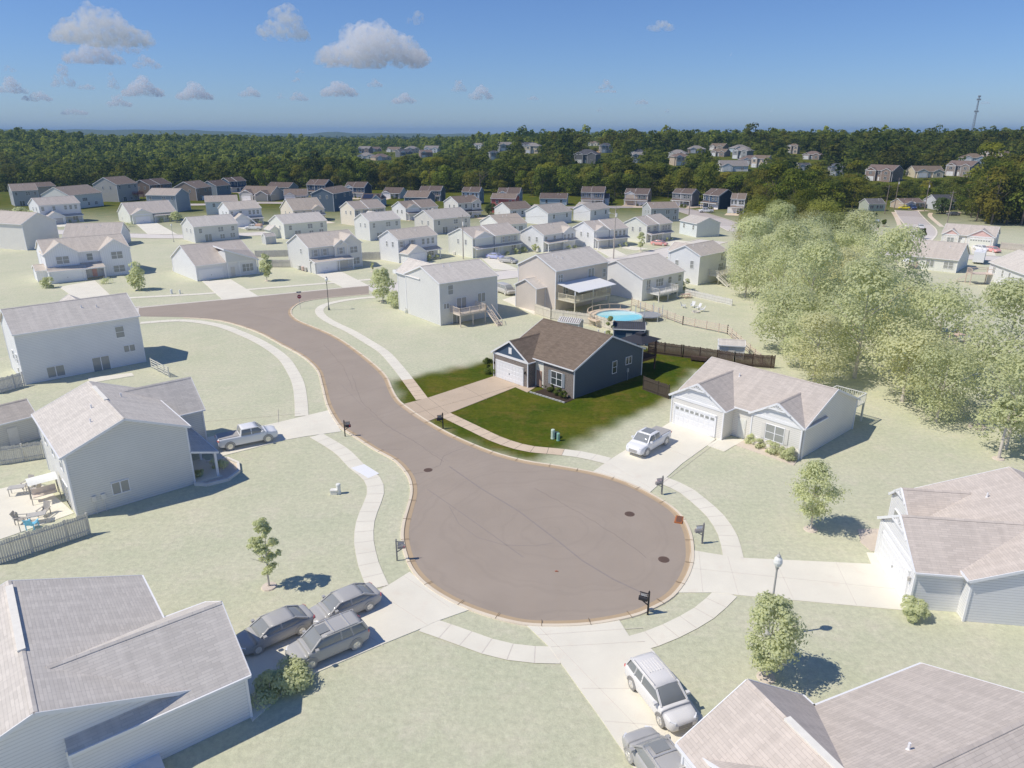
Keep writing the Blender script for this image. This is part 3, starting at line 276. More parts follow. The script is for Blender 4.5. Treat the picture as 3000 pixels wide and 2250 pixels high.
# ------------------------------------------------------------ ground, roads, kerbs, walks, drives
GRASS=mat('lawn_grass',(.06,.08,.02),.95,kind='grass')
def ground():
    rad=[0]+[6*1.09**i for i in range(0,90) if 6*1.09**i<11500]+[11500]
    ang=[R(a) for a in list(range(-60,61))]+[R(a) for a in range(70,300,10)]
    v=[(0,0,0)];f=[]
    for r in rad[1:]:
        for a in ang: x,y=r*math.sin(a),r*math.cos(a); v.append((x,y,hz(x,y)))
    n=len(ang)
    for j in range(n): f.append((0,1+(j+1)%n,1+j))
    for i in range(len(rad)-2):
        for j in range(n):
            a=1+i*n+j;b=1+i*n+(j+1)%n; f.append((a,b,b+n,a+n))
    me=bpy.data.meshes.new('ground'); me.from_pydata(v,[],f); me.materials.append(GRASS); me.polygons.foreach_set('use_smooth',[True]*len(f))
    struct(obj('ground',me))
ground()
def catmull(p,k=4,closed=False):
    o=[];n=len(p)
    for i in range(n-1):
        p0=p[max(i-1,0)];p1=p[i];p2=p[i+1];p3=p[min(i+2,n-1)]
        for j in range(k):
            t=j/k;o.append(tuple(.5*((2*p1[c])+(-p0[c]+p2[c])*t+(2*p0[c]-5*p1[c]+4*p2[c]-p3[c])*t*t+(-p0[c]+3*p1[c]-3*p2[c]+p3[c])*t**3) for c in (0,1)))
    o.append(tuple(p[-1][:2])); return o
def inside(p,poly):
    x,y=p;c=False
    for (x1,y1),(x2,y2) in zip(poly,poly[1:]+poly[:1]):
        if (y1>y)!=(y2>y) and x<(x2-x1)*(y-y1)/(y2-y1)+x1: c=not c
    return c
def pdist(p,poly,closed=True):
    m=1e9
    q=list(zip(poly,poly[1:]+poly[:1])) if closed else list(zip(poly,poly[1:]))
    for a,b in q:
        ax,ay=b[0]-a[0],b[1]-a[1];t=max(0,min(1,((p[0]-a[0])*ax+(p[1]-a[1])*ay)/(ax*ax+ay*ay+1e-9)))
        m=min(m,math.hypot(p[0]-a[0]-t*ax,p[1]-a[1]-t*ay))
    return m
def lot_lawn():
    P=DATA['lot'];xs=[p[0] for p in P];ys=[p[1] for p in P];st=.7
    nx=int((max(xs)-min(xs)+6)/st);ny=int((max(ys)-min(ys)+6)/st);x0,y0=min(xs)-3,min(ys)-3
    idx={};v=[];lu=[];f=[]
    for j in range(ny+1):
        for i in range(nx+1):
            p=(x0+i*st,y0+j*st);d=pdist(p,P)*(1 if inside(p,P) else -1)
            idx[i,j]=len(v);v.append((*p,.006));lu.append(sstep(-1.6,1.6,d+.5*math.sin(p[0]*1.3)*math.sin(p[1]*.9)))
    for j in range(ny):
        for i in range(nx):
            q=[idx[i,j],idx[i+1,j],idx[i+1,j+1],idx[i,j+1]]
            if max(lu[k] for k in q)>0: f.append(q)
    me=bpy.data.meshes.new('green_lawn'); me.from_pydata(v,[],f); me.materials.append(GRASS)
    a=me.attributes.new('unveiled','FLOAT','POINT'); a.data.foreach_set('value',lu); struct(obj('green_lawn',me))  # marks where the lawn stays clear of the painted veil
lot_lawn()
ASP=mat('asphalt',(.29,.246,.205),.9,kind='asphalt')
L_,R_,T_=DATA['road_left'],DATA['road_right'],DATA['street_top']
Lc=catmull(L_[:2]+L_[2:]+R_,4)
def flat(name,pts,z,m):
    b=MB(); 
    if sum(pts[i][0]*pts[(i+1)%len(pts)][1]-pts[(i+1)%len(pts)][0]*pts[i][1] for i in range(len(pts)))<0: pts=pts[::-1]
    b.poly([(x,y,z) for x,y in pts]); return struct(b.build(name,m))
flat('road',Lc+T_[::-1],.012,ASP)
def offs(p,d):
    o=[]
    for i in range(len(p)):
        a=p[max(i-1,0)];b=p[min(i+1,len(p)-1)];dx,dy=b[0]-a[0],b[1]-a[1];l=math.hypot(dx,dy) or 1
        o.append((p[i][0]-dy/l*d,p[i][1]+dx/l*d))
    return o
CURBF=.0
K1=mat('kerb_gutter',(.38,.29,.19),.9,kind='concrete',scale=2)
K2=mat('kerb_concrete',(.5,.43,.33),.9,f=.5,kind='concrete')
def kerb(name,line,side,w1=.32,w2=.62,m1=K1,m2=K2,h=.1,z0=.02):
    a=offs(line,0);b_=offs(line,side*w1);c=offs(line,side*(w1+.08));d=offs(line,side*w2);e=offs(line,side*(w2+.03)); m=MB()
    for i in range(len(line)-1):
        for (p,q,za,zb,mi) in ((a,b_,z0,z0+.008,0),(b_,c,z0+.008,h,0),(c,d,h,h,1),(d,e,h,0,1)):
            P=[(*p[i],za),(*p[i+1],za),(*q[i+1],zb),(*q[i],zb)]
            if side<0: P=P[::-1]
            m.poly(P,mi=mi)
    struct(m.build(name,[m1,m2]))
kerb('kerb',Lc[4:],-1)
b=MB();acc=0;lo=offs(Lc,-.66)
for i in range(5,len(Lc)):
    acc+=math.dist(Lc[i],Lc[i-1])
    if acc>2.6: acc=0; b.beam((*Lc[i],.108),(*lo[i],.112),.035,.012)
struct(b.build('kerb_joints',mat('joint_dark',(.16,.12,.08),.95)))
kerb('kerb',T_,1,.2,.4,mat('kerb_concrete_veiled',(.45,.4,.32),.9,f=1,kind='concrete'),mat('kerb_concrete_veiled',(.45,.4,.32),.9,f=1,kind='concrete'))  # far kerb with the white veil mixed into its concrete
VEILC={f:mat('veil_concrete',(.52,.42,.31),.9,f=f,kind='concrete',var=.06) for f in (0,.25,.5,.75,1)}  # one concrete, whitened by veil level
JOINT={f:mat('joint',(.22,.18,.14),.95,f=f) for f in (0,.25,.5,.75,1)}
LOT=DATA['lot']
def veil_off_lot(x,y): return 0 if inside((x,y),LOT) and pdist((x,y),LOT)>.0 else veil_at(x,y)
def walk(line,w=1.5):
    p=catmull(line,6);b=MB();acc=0;l=offs(p,w/2);r=offs(p,-w/2)
    fs=sorted({0,.25,.5,.75,1});ms=[VEILC[k] for k in fs]+[JOINT[k] for k in fs]
    # resample to slabs
    d=[0]
    for i in range(1,len(p)): d.append(d[-1]+math.dist(p[i],p[i-1]))
    def at(q,s):
        for i in range(1,len(p)):
            if d[i]>=s or i==len(p)-1:
                t=min(1,max(0,(s-d[i-1])/(d[i]-d[i-1]+1e-9)));return (q[i-1][0]+(q[i][0]-q[i-1][0])*t,q[i-1][1]+(q[i][1]-q[i-1][1])*t)
    n=max(1,round(d[-1]/1.55))
    for k in range(n):
        s0,s1=d[-1]*k/n,d[-1]*(k+1)/n; c=at(p,(s0+s1)/2); fi=fs.index(veil_off_lot(*c))
        P=lambda s0,s1,z,mi:[b.poly([(*at(r,s0),z),(*at(r,s1),z),(*at(l,s1),z),(*at(l,s0),z)],mi=mi)]
        P(s0,s1,.03,5+fi); P(s0+.03,s1-.03,.038,fi)
    struct(b.build('sidewalk',ms))
    return p
for wl in DATA['walks']: walk(wl)
flat('sidewalk',[(-13.25,58.95),(-12.4,59.9),(-14.2,61.9),(-15.3,61.1)],.045,mat('new_concrete',(.78,.74,.68),.8,f=.6,var=.03))
def drive(k,name='driveway'):
    P=DATA['drives'][k];cx=sum(p[0] for p in P)/len(P);cy_=sum(p[1] for p in P)/len(P)
    f=0 if k in('target','walk_t') else veil_at(cx,cy_)
    b=MB();b.prism(P,.0,.052,0);struct(b.build(name,VEILC[f] if f else mat('driveway_concrete',(.43,.345,.255),.9,kind='concrete')));return f
for k in DATA['drives']: drive(k,'patio' if 'pat' in k else ('path' if 'walk' in k else 'driveway'))
def joints(name,lines,f):
    b=MB()
    for x0,y0,x1,y1 in lines: b.beam((x0,y0,.054),(x1,y1,.054),.035,.01)
    struct(b.build(name,JOINT[f]))
joints('driveway_joint',[(-11.4,74.7,.6,84.6),(-10.1,80.1,-7.2,75.0),(-11.6,78.8,-8.5,73.6),(-6.2,84.2,-3.0,79.4),(-2.4,88.0,1.2,84.4)],0)
joints('driveway_joint',[(13.2,44.5,28,41.8),(16.2,46.1,15.6,41.4),(14.2,46.8,13.2,41.6),(19.6,45.6,19.2,40.9),(24,45.4,23.2,40.2),
  (1.6,38.2,9.0,26),(2.4,36.1,8.3,36.6),(1.6,37.2,8.4,37.9),(5,30.2,11,29.6),(4,32.6,9.8,32.6),(13.7,58.0,21.5,67.6),(9.2,62.2,12.4,57),(8.2,61,11.2,57.4),(13.6,68,17.4,63.4),
  (-8.9,42.4,-15.8,30.2),(-7.8,43.6,-4.2,40),(-9.6,41.9,-5.5,38.2),(-11.8,39.4,-8,36.2),(-24,75,-42,70.6),(-27,76.4,-25.6,72)],1)
for k,(pl,wd) in DATA['streets'].items():
    p=catmull(pl,5);l=offs(p,wd/2);r=offs(p,-wd/2);b=MB();fs=[0,.25,.5,.75,1]
    ms=[mat('street_asphalt',(.3,.27,.26),.9,f=q,kind='concrete') for q in fs]+[mat('kerb_concrete_far',(.45,.4,.34),.9,f=q) for q in fs]
    l2=offs(p,wd/2+.5);r2=offs(p,-wd/2-.5)
    for i in range(len(p)-1):
        fi=fs.index(veil_at(*p[i])); z=[hz(*p[i])+.01,hz(*p[i+1])+.01]
        b.poly([(*r[i],z[0]),(*r[i+1],z[1]),(*l[i+1],z[1]),(*l[i],z[0])],mi=fi)
        for A,B in ((l,l2),(r2,r)): b.poly([(*A[i],z[0]+.08),(*A[i+1],z[1]+.08),(*B[i+1],z[1]+.08),(*B[i],z[0]+.08)],mi=5+fi)
    struct(b.build('street',ms))
# ------------------------------------------------------------ buildings
WALLC=dict(white=(.72,.72,.71),cream=(.6,.55,.45),lgrey=(.46,.47,.47),grey=(.26,.265,.265),bgrey=(.19,.215,.24),navy=(.05,.08,.125),navy_shade_lift=(.085,.108,.13),
 tan=(.42,.35,.28),dgrey=(.13,.135,.14),brown=(.17,.13,.105),red=(.3,.06,.055),lblue=(.34,.41,.47),brick=(.15,.09,.065),dbrick=(.085,.062,.052),green=(.3,.36,.33),beige=(.5,.44,.33))
ROOFC=dict(b=(.115,.09,.078),g=(.2,.188,.18),c=(.065,.068,.078),r=(.15,.115,.1),t=(.152,.12,.092))
def wm(c,f,k='siding'): return mat('siding_'+c if k!='brick' else 'brickwork',WALLC[c],.75,f,k)
def rm(c,f): return mat('roof_shingle',ROOFC[c],.95,f,'shingle')
def trim(f): return mat('white_trim',(.74,.74,.73),.6,f,var=.03)
def glass(f): return mat('window_glass',(.035,.045,.05),.12,f*.8,'glass')
CM={}
def cm(key,fn):
    if key not in CM: CM[key]=fn()
    return CM[key]
def window_mesh(w,h,f,mull=0,bars=True):
    def fn():
        a=MB();t=.07
        a.box(-w/2-t,w/2+t,-.05,.03,h,h+t);a.box(-w/2-t,w/2+t,-.07,.03,-t,0);a.box(-w/2-t,-w/2,-.05,.03,0,h);a.box(w/2,w/2+t,-.05,.03,0,h)
        if bars=='h' or bars is True: a.box(-w/2,w/2,-.035,.02,h*.5-.03,h*.5+.03)
        for i in range(mull): x=-w/2+w*(i+1)/(mull+1); a.box(x-.05,x+.05,-.04,.02,0,h)
        g=MB();g.box(-w/2,w/2,-.012,.015,0,h)
        return a.mesh('window',trim(f)),g.mesh('pane',glass(f))
    return cm(('w',w,h,f,mull,bars),fn)
class House:
    def __init__(s,name,label,cx,cy,rot,L,D,ev,rise,wall='grey',roof='b',f=None,wk='siding',z=None,group=None,found=True,cat='house'):
        s.f=veil_at(cx,cy) if f is None else f; s.L,s.D,s.ev,s.rise=L,D,ev,rise
        s.z=hz(cx,cy) if z is None else z
        s.t=thing(name,label,cat,(cx,cy,s.z),R(rot),group); s.wall,s.roof,s.wk=wall,roof,wk
        s.fr={'F':(0,-D/2,0),'B':(0,D/2,PI),'L':(-L/2,0,-PI/2),'R':(L/2,0,PI/2)}
    def body(s,x0,x1,y0,y1,ev,rise,axis='x',OV=.3,og=.2,wall=None,roof=None,wk=None,ends=(1,1),zb=-1.0,th=.14,open_=False,gw=None):
        wall=wall or s.wall;roof=roof or s.roof;wk=wk or s.wk;f=s.f
        if axis=='x': T=lambda a,b,z:(a,b,z)
        else: x0,x1,y0,y1=y0,y1,x0,x1; T=lambda a,b,z:(b,a,z)
        fl=(axis!='x')
        def P(m,pts,uv=None,mi=0):
            q=[T(*p) for p in pts]
            if fl: q=q[::-1]; uv=uv[::-1] if uv else None
            m.poly(q,uv,mi)
        c=(y0+y1)/2;hd=(y1-y0)/2;sl=rise/(hd+OV);tz=ev+sl*OV-th-.02;az=ev+rise-th-.02
        if not open_:
            w=MB()
            P(w,[(x0,y0,zb),(x1,y0,zb),(x1,y0,tz),(x0,y0,tz)]);P(w,[(x1,y1,zb),(x0,y1,zb),(x0,y1,tz),(x1,y1,tz)])
            P(w,[(x0,y1,zb),(x0,y0,zb),(x0,y0,tz),(x0,c,az),(x0,y1,tz)]);P(w,[(x1,y0,zb),(x1,y1,zb),(x1,y1,tz),(x1,c,az),(x1,y0,tz)])
            wo=w.build('wall',wm(wall,f,wk),s.t)
        r=MB();a0,a1=x0-og*ends[0],x1+og*ends[1];sd_=math.hypot(hd+OV,rise)
        for sg in (-1,1):
            ye=c+sg*(hd+OV)
            top=[(a0,ye,ev),(a1,ye,ev),(a1,c,ev+rise),(a0,c,ev+rise)];bt=[(x,y,z-th) for x,y,z in top]
            uv=[(a0,0),(a1,0),(a1,sd_),(a0,sd_)]
            if sg>0: top=top[::-1];uv=uv[::-1];bt=bt[::-1]
            P(r,top,uv);P(r,bt[::-1])
            P(r,[(a0,ye,ev-th),(a1,ye,ev-th),(a1,ye,ev),(a0,ye,ev)] if sg<0 else [(a1,ye,ev-th),(a0,ye,ev-th),(a0,ye,ev),(a1,ye,ev)])
        for x,sg in ((a0,-1),(a1,1)):
            q=[(x,c-hd-OV,ev-th),(x,c-hd-OV,ev),(x,c,ev+rise),(x,c+hd+OV,ev),(x,c+hd+OV,ev-th),(x,c,ev+rise-th)]
            P(r,q if sg<0 else q[::-1])
        # ridge cap
        P(r,[(a0+.02,c-.16,ev+rise-.16*sl+.03),(a1-.02,c-.16,ev+rise-.16*sl+.03),(a1-.02,c,ev+rise+.035),(a0+.02,c,ev+rise+.035)],[(a0,0),(a1,0),(a1,.1),(a0,.1)])
        P(r,[(a1-.02,c+.16,ev+rise-.16*sl+.03),(a0+.02,c+.16,ev+rise-.16*sl+.03),(a0+.02,c,ev+rise+.035),(a1-.02,c,ev+rise+.035)],[(a0,0),(a1,0),(a1,.1),(a0,.1)])
        r.build('roof',rm(roof,f),s.t)
        t=MB()
        for sg in (-1,1):
            ye=c+sg*(hd+OV+.055)
            t.beam(T(a0,ye,ev-.07),T(a1,ye,ev-.07),.1,.13)
        for k,(x,sg) in enumerate(((a0-.02,-1),(a1+.02,1))):
            if ends[k]:
                for s2 in (-1,1): t.beam(T(x,c+s2*(hd+OV),ev-.09),T(x,c,ev+rise-.09),.05,.2)
        if not open_:
            for x in (x0,x1):
                for y in (y0,y1): t.beam(T(x,y,0),T(x,y,tz-.02),.13,.13)
        t.build('gutter',trim(f),s.t)
        if gw:
            g=MB();k=.0
            for x,sg in ((x0,-1),(x1,1)):
                if (sg<0)==(gw[1]<0):
                    q=[(x+sg*.012,y0,tz-.1),(x+sg*.012,c,az),(x+sg*.012,y1,tz-.1)]
                    P(g,q if sg<0 else q[::-1]); b2=MB();b2.beam(T(x+sg*.03,y0,tz-.12),T(x+sg*.03,y1,tz-.12),.06,.3);b2.build('frieze_board',trim(f),s.t)
            g.build('gable_siding',wm(gw[0],f,gw[2] if len(gw)>2 else 'siding'),s.t)
    def main(s,**k): s.body(-s.L/2,s.L/2,-s.D/2,s.D/2,s.ev,s.rise,**k)
    def wing(s,x0,x1,pro,ev,rise=None,depth=None,back=False,**k):
        w=x1-x0;rise=rise or (w/2+.3)*s.rise/(s.D/2+.3)
        need=(ev+rise-s.ev)/(s.rise/(s.D/2+.3)); dp=depth if depth is not None else min(max(need,0)+.4,s.D/2+.3)
        y0=-s.D/2-pro;y1=-s.D/2+dp
        if back: y0,y1=-y1,-y0
        s.body(x0,x1,y0,y1,ev,rise,axis='y',ends=(1,0) if not back else (0,1),**k)
    def _put(s,name,me,wall,t,z,off):
        fx,fy,ang=s.fr[wall]
        if wall=='F': p=(t,fy-off,z)
        elif wall=='B': p=(t,fy+off,z)
        elif wall=='L': p=(fx-off,t,z)
        else: p=(fx+off,t,z)
        return obj(name,me,s.t,p,ang)
    def win(s,wall,t,z,w=.95,h=1.4,mull=0,off=0,bars=True,shut=None):
        a,g=window_mesh(w,h,s.f,mull,bars); o=s._put('window',a,wall,t,z,off+.02); obj('pane',g,o)
        if shut:
            def fn():
                m=MB();m.box(-.19,.19,-.05,0,-.05,h+.05)
                return m.mesh('shutter',mat('shutter_paint',WALLC[shut],.6,s.f))
            [s._put('shutter',cm(('sh',w,h,shut,s.f),fn),wall,t+q_*(w/2+.3),z,off+.02) for q_ in (-1,1)]
    def garage(s,wall,t,w=4.9,h=2.2,off=0,c=(.76,.76,.76),arch=False,lites=False):
        f=s.f
        def fn():
            m=MB();m.box(-w/2,w/2,-.04,.04,0,h)
            for i in range(4):
                z0=.04+i*(h-.04)/4;z1=z0+(h-.04)/4-.06
                for j in range(8): x=-w/2+w*j/8; m.box(x+.06,x+w/8-.06,-.06,-.039,z0+.06,z1-.04)
            m.box(-w/2,w/2,-.045,-.039,h-.02,h,0)
            fr=MB();fr.box(-w/2-.15,-w/2,-.08,.04,0,h+.15);fr.box(w/2,w/2+.15,-.08,.04,0,h+.15);fr.box(-w/2-.15,w/2+.15,-.08,.04,h,h+.2)
            g=MB()
            if lites:
                g.box(-w/2+.1,w/2-.1,-.062,-.05,h-.42,h-.12)
                for j in range(1,8): x=-w/2+w*j/8; m.box(x-.1,x+.1,-.075,-.04,h-.45,h-.09)
            if not lites:
                g.box(-.07,.07,-.09,-.05,.95,1.1)
            return m.mesh('garage_door',mat('garage_paint',c,.5,f,var=.02)),fr.mesh('door_frame',trim(f)),g.mesh('handle' if not lites else 'pane',glass(f))
        a,b,g=cm(('gar',w,h,f,c,lites),fn)
        o=s._put('garage_door',a,wall,t,.03,off+.03);obj('door_frame',b,o);obj('pane' if lites else 'handle',g,o)
    def door(s,wall,t,off=0,c=(.6,.6,.58),z=.15):
        f=s.f
        def fn():
            m=MB();m.box(-.45,.45,-.04,.03,0,2.05)
            for i in (0,1):
                for j in (0,1): m.box(-.36+.4*i,-.04+.4*i,-.055,-.039,.2+.95*j,.95+.95*j)
            h=MB();h.cone((.36,-.05,1),(.36,-.11,1),.03,.04,8)
            return m.mesh('front_door',mat('door_paint',c,.5,f)),h.mesh('door_knob',mat('brass',(.5,.4,.2),.3,f,metal=.8))
        a,b=cm(('door',c,f),fn); o=s._put('front_door',a,wall,t,z,off+.03); obj('door_knob',b,o)
    def slide(s,wall,t,z=.1,w=1.9,off=0):
        s.win(wall,t,z,w,2.05,1,off,bars=False)
    def porch(s,x0,x1,dep,z1,drop=.6,posts=(),roof=None,fl=True,off=0):
        y0=-s.D/2-off;b=MB();th=.12
        top=[(x0,y0-dep,z1-drop),(x1,y0-dep,z1-drop),(x1,y0,z1),(x0,y0,z1)]
        b.poly(top,[(x0,0),(x1,0),(x1,dep),(x0,dep)]);bt=[(x,y,z-th) for x,y,z in top];b.poly(bt[::-1])
        for i,j in ((0,1),(1,2),(3,0)): b.poly([bt[i],bt[j],top[j],top[i]])
        b.build('porch_roof',rm(roof or s.roof,s.f),s.t)
        t=MB();t.beam((x0,y0-dep-.05,z1-drop-.1),(x1,y0-dep-.05,z1-drop-.1),.08,.22)
        for x in (x0,x1): t.beam((x,y0-dep,z1-drop-.1),(x,y0,z1-.1),.06,.18)
        t.build('porch_fascia',trim(s.f),s.t)
        for px in posts: m=MB();m.beam((px,y0-dep+.2,0),(px,y0-dep+.2,z1-drop-.12),.2);m.build('porch_post',trim(s.f),s.t)
        if fl and posts:
            m=MB();m.box(min(posts)-.3,max(posts)+.3,y0-dep-.1,y0,0,.14);m.build('porch_floor',VEILC[s.f],s.t)
    def deck(s,x0,x1,dep,z,wall='F',stair=None,col=(.25,.15,.09),white=False):
        f=s.f;cw=mat('deck_wood',col,.85,f,'wood');y1=-s.D/2;y0=y1-dep
        m=MB();n=int((x1-x0)/.15)
        m.box(x0,x1,y0,y1,z-.06,z);m.box(x0,x1,y0-.04,y0,z-.3,z-.02);m.box(x0-.04,x0,y0,y1,z-.3,z-.02);m.box(x1,x1+.04,y0,y1,z-.3,z-.02)
        d=m.build('deck',cw,s.t)
        for x in ([x0+.1,x1-.1]+([(x0+x1)/2] if x1-x0>4 else [])): p=MB();p.beam((x,y0+.12,-1),(x,y0+.12,z-.05),.15);p.build('deck_post',cw,d)
        r=MB();segs=[((x0,y0),(x1,y0)),((x0,y0),(x0,y1)),((x1,y0),(x1,y1))]
        for a,b in segs:
            r.beam((*a,z+.95),(*b,z+.95),.1,.05);r.beam((*a,z+.12),(*b,z+.12),.05,.06);L=math.dist(a,b);k=max(2,int(L/.16))
            for i in range(k+1):
                x=a[0]+(b[0]-a[0])*i/k;y=a[1]+(b[1]-a[1])*i/k;big=i%12==0 or i==k;r.beam((x,y,z),(x,y,z+(1.05 if big else .94)),.1 if big else .035)
        r.build('railing',trim(f) if white else cw,d)
        if stair:
            st=MB();sx,dr=stair;k=int(z/.19)
            for i in range(k): st.box(sx-.5,sx+.5,y0-.28*(i+1),y0-.28*i,z-.19*(i+1)-.04,z-.19*(i+1))
            for e in (-.5,.5): st.beam((sx+e,y0,z-.15),(sx+e,y0-.28*k,0),.06,.25);st.beam((sx+e,y0,z+.85),(sx+e,y0-.28*k,.9),.06,.06);st.beam((sx+e,y0-.28*k,0),(sx+e,y0-.28*k,.9),.09)
            st.build('stairs',cw,d)
    def vents(s,n=2,seed=0,side=-1):
        r=random.Random(seed or int(s.L*100))
        for i in range(n):
            x=r.uniform(-.35,.35)*s.L;k=r.uniform(.15,.45);y=side*s.D/2*k;z=s.ev+s.rise*(1-k);m=MB()
            m.cone((x,y,z-.1),(x,y,z+.38),.06,.06,8);m.cone((x,y,z-.05),(x,y,z+.06),.14,.08,8);m.build('vent_pipe',trim(s.f),s.t)
    def meter(s,wall,t):
        m=MB();m.box(-.15,.15,-.12,0,1.1,1.6);m.cone((0,-.06,0),(0,-.06,1.1),.03,.03,6);s._put('meter_box',cm(('mt',s.f),lambda:m.mesh('meter_box',mat('meter_grey',(.35,.36,.36),.5,s.f))),wall,t,0,.01)
    def bracket(s,xc,yf,zp,half,sl):
        """white timber fan in the point of a gable"""
        m=MB();y=yf-.12
        for k in (-1,1): m.beam((xc,y,zp),(xc+k*half,y,zp-half*sl),.07,.16)
        zb=zp-half*.72*sl; m.beam((xc-half*.72,y,zb),(xc+half*.72,y,zb),.07,.14)
        for a in (-.6,-.3,0,.3,.6): m.beam((xc,y,zb),(xc+a*half*.75,y,zb+(half*.72-abs(a)*half*.7)*sl),.06,.07)
        m.build('gable_bracket',trim(s.f),s.t)
    def hip(s,x0,x1,y0,y1,ev,rise,OV=.45,wall=None,wk=None,roof=None):
        f=s.f;w=MB();w.box(x0,x1,y0,y1,-2.5,ev-.05);w.build('wall',wm(wall or s.wall,f,wk or s.wk),s.t)
        X0,X1,Y0,Y1=x0-OV,x1+OV,y0-OV,y1+OV;hd=(Y1-Y0)/2;c=(Y0+Y1)/2;ra,rb=X0+min(hd,(X1-X0)/2-.01),X1-min(hd,(X1-X0)/2-.01);sd_=math.hypot(hd,rise);r=MB();E=ev
        r.poly([(X0,Y0,E),(X1,Y0,E),(rb,c,E+rise),(ra,c,E+rise)],[(X0,0),(X1,0),(rb,sd_),(ra,sd_)]);r.poly([(X1,Y1,E),(X0,Y1,E),(ra,c,E+rise),(rb,c,E+rise)],[(X1,0),(X0,0),(ra,sd_),(rb,sd_)])
        r.poly([(X0,Y1,E),(X0,Y0,E),(ra,c,E+rise)],[(Y1,0),(Y0,0),(c,sd_)]);r.poly([(X1,Y0,E),(X1,Y1,E),(rb,c,E+rise)],[(Y0,0),(Y1,0),(c,sd_)]);r.poly([(X0,Y1,E),(X1,Y1,E),(X1,Y0,E),(X0,Y0,E)])
        r.build('roof',rm(roof or s.roof,f),s.t)
        t=MB()
        for a,b in (((X0,Y0),(X1,Y0)),((X1,Y0),(X1,Y1)),((X1,Y1),(X0,Y1)),((X0,Y1),(X0,Y0))): t.beam((*a,E-.1),(*b,E-.1),.08,.2)
        t.build('gutter',trim(f),s.t)
def H(k,label,**kw):
    cx,cy_,rot,L,D,ev,rise=DATA['house'][k]; return House('house',label,cx,cy_,rot,L,D,ev,rise,**kw)
# --- the blue and brick ranch in the middle of the picture
h=H('target','navy blue ranch house with brick front, brown shingle roof and white double garage',wall='navy_shade_lift',roof='t',f=0)  # navy lightened on the walls to lift their shade; sunlit gable stays darker
h.main()
WX0,WX1,PR=-7.1,-.75,1.35
sl=h.rise/(h.D/2+.3)
h.body(WX0,WX1,-h.D/2-PR,-h.D/2+5.2,3.35,(6.35/2+.3)*.62,axis='y',wall='dbrick',wk='brick',ends=(1,0),gw=('navy',-1))
h.garage('F',-4.05,4.9,2.25,off=PR)
h.fr['W']=(0,0,0)
b=MB();b.box(-5.0,-4.55,-.06,0,0,.75);gy=-h.D/2-PR
m=MB();m.box(-4.2,-3.65,gy-.07,gy-.02,3.75,4.55);m.build('gable_vent',trim(0),h.t)
m=MB();m.box(-.7,.72,-h.D/2-.06,-h.D/2-.02,.1,3.3);m.build('entry_wall',mat('entry_siding',(.6,.57,.5),.8),h.t)
h.door('F',.0,off=.06,c=(.3,.2,.15))
m=MB();m.box(.75,5.72,-h.D/2-.09,-h.D/2-.01,-.2,3.45);m.build('brick_front',wm('dbrick',0,'brick'),h.t)
h.win('F',3.0,1.05,1.75,1.65,1,off=.09,shut='bgrey')
h.win('R',.9,1.6,.75,1.5);h.win('R',3.7,2.2,1.1,.9,1,bars=False);h.meter('R',3.6)
for x in (-6.85,-1.15):
    m=MB();m.cone((x,gy-.15,1.75),(x,gy-.15,2.05),.07,.1,8);m.cone((x,gy-.15,2.05),(x,gy-.15,2.15),.12,.02,8);m.box(x-.03,x+.03,gy-.16,gy,1.85,1.95);m.build('wall_lantern',mat('black_metal',(.02,.02,.02),.4),h.t)
for x,y in ((2.6,1.3),(3.4,1.6)): z=h.ev+h.rise*(1-y/(h.D/2+.3));m=MB();m.cone((x,y,z-.1),(x,y,z+.45),.07,.07,8);m.build('vent_pipe',trim(0),h.t)
# rear deck of the ranch with dark canopy roof
cw=mat('deck_wood',(.09,.055,.04),.85,0,'wood')
m=MB();X0,X1,Y0,Y1=2.2,5.4,h.D/2,h.D/2+3.6;Z=1.9
m.box(X0,X1,Y0,Y1,Z-.1,Z);m.box(X1,X1+.05,Y0,Y1,Z-.32,Z);m.box(X0,X1,Y1,Y1+.05,Z-.32,Z);dk=m.build('deck',cw,h.t)
for x,y in ((X1-.1,Y1-.1),(X0+.1,Y1-.1)): m=MB();m.beam((x,y,-1),(x,y,Z+2.2),.16);m.build('deck_post',cw,dk)
m=MB()
for a,b in (((X1,Y0),(X1,Y1)),((X0,Y1),(X1,Y1))):
    m.beam((*a,Z+.95),(*b,Z+.95),.12,.05)
    for i in range(17): m.beam((a[0]+(b[0]-a[0])*i/16,a[1]+(b[1]-a[1])*i/16,Z),(a[0]+(b[0]-a[0])*i/16,a[1]+(b[1]-a[1])*i/16,Z+.95),.035)
m.build('railing',cw,dk)
m=MB();c=((X0+X1)/2,(Y0+Y1)/2+.2,Z+3.0);E=[(X0-.4,Y0-.2,Z+2.25),(X1+.4,Y0-.2,Z+2.25),(X1+.4,Y1+.5,Z+2.25),(X0-.4,Y1+.5,Z+2.25)]
for i in range(4): m.poly([E[i],E[(i+1)%4],c])
m.poly(E[::-1]);m.box(c[0]-.5,c[0]+.5,c[1]-.5,c[1]+.5,Z+2.85,Z+3.1);m.build('canopy',mat('dark_canopy',(.03,.032,.04),.8),h.t)
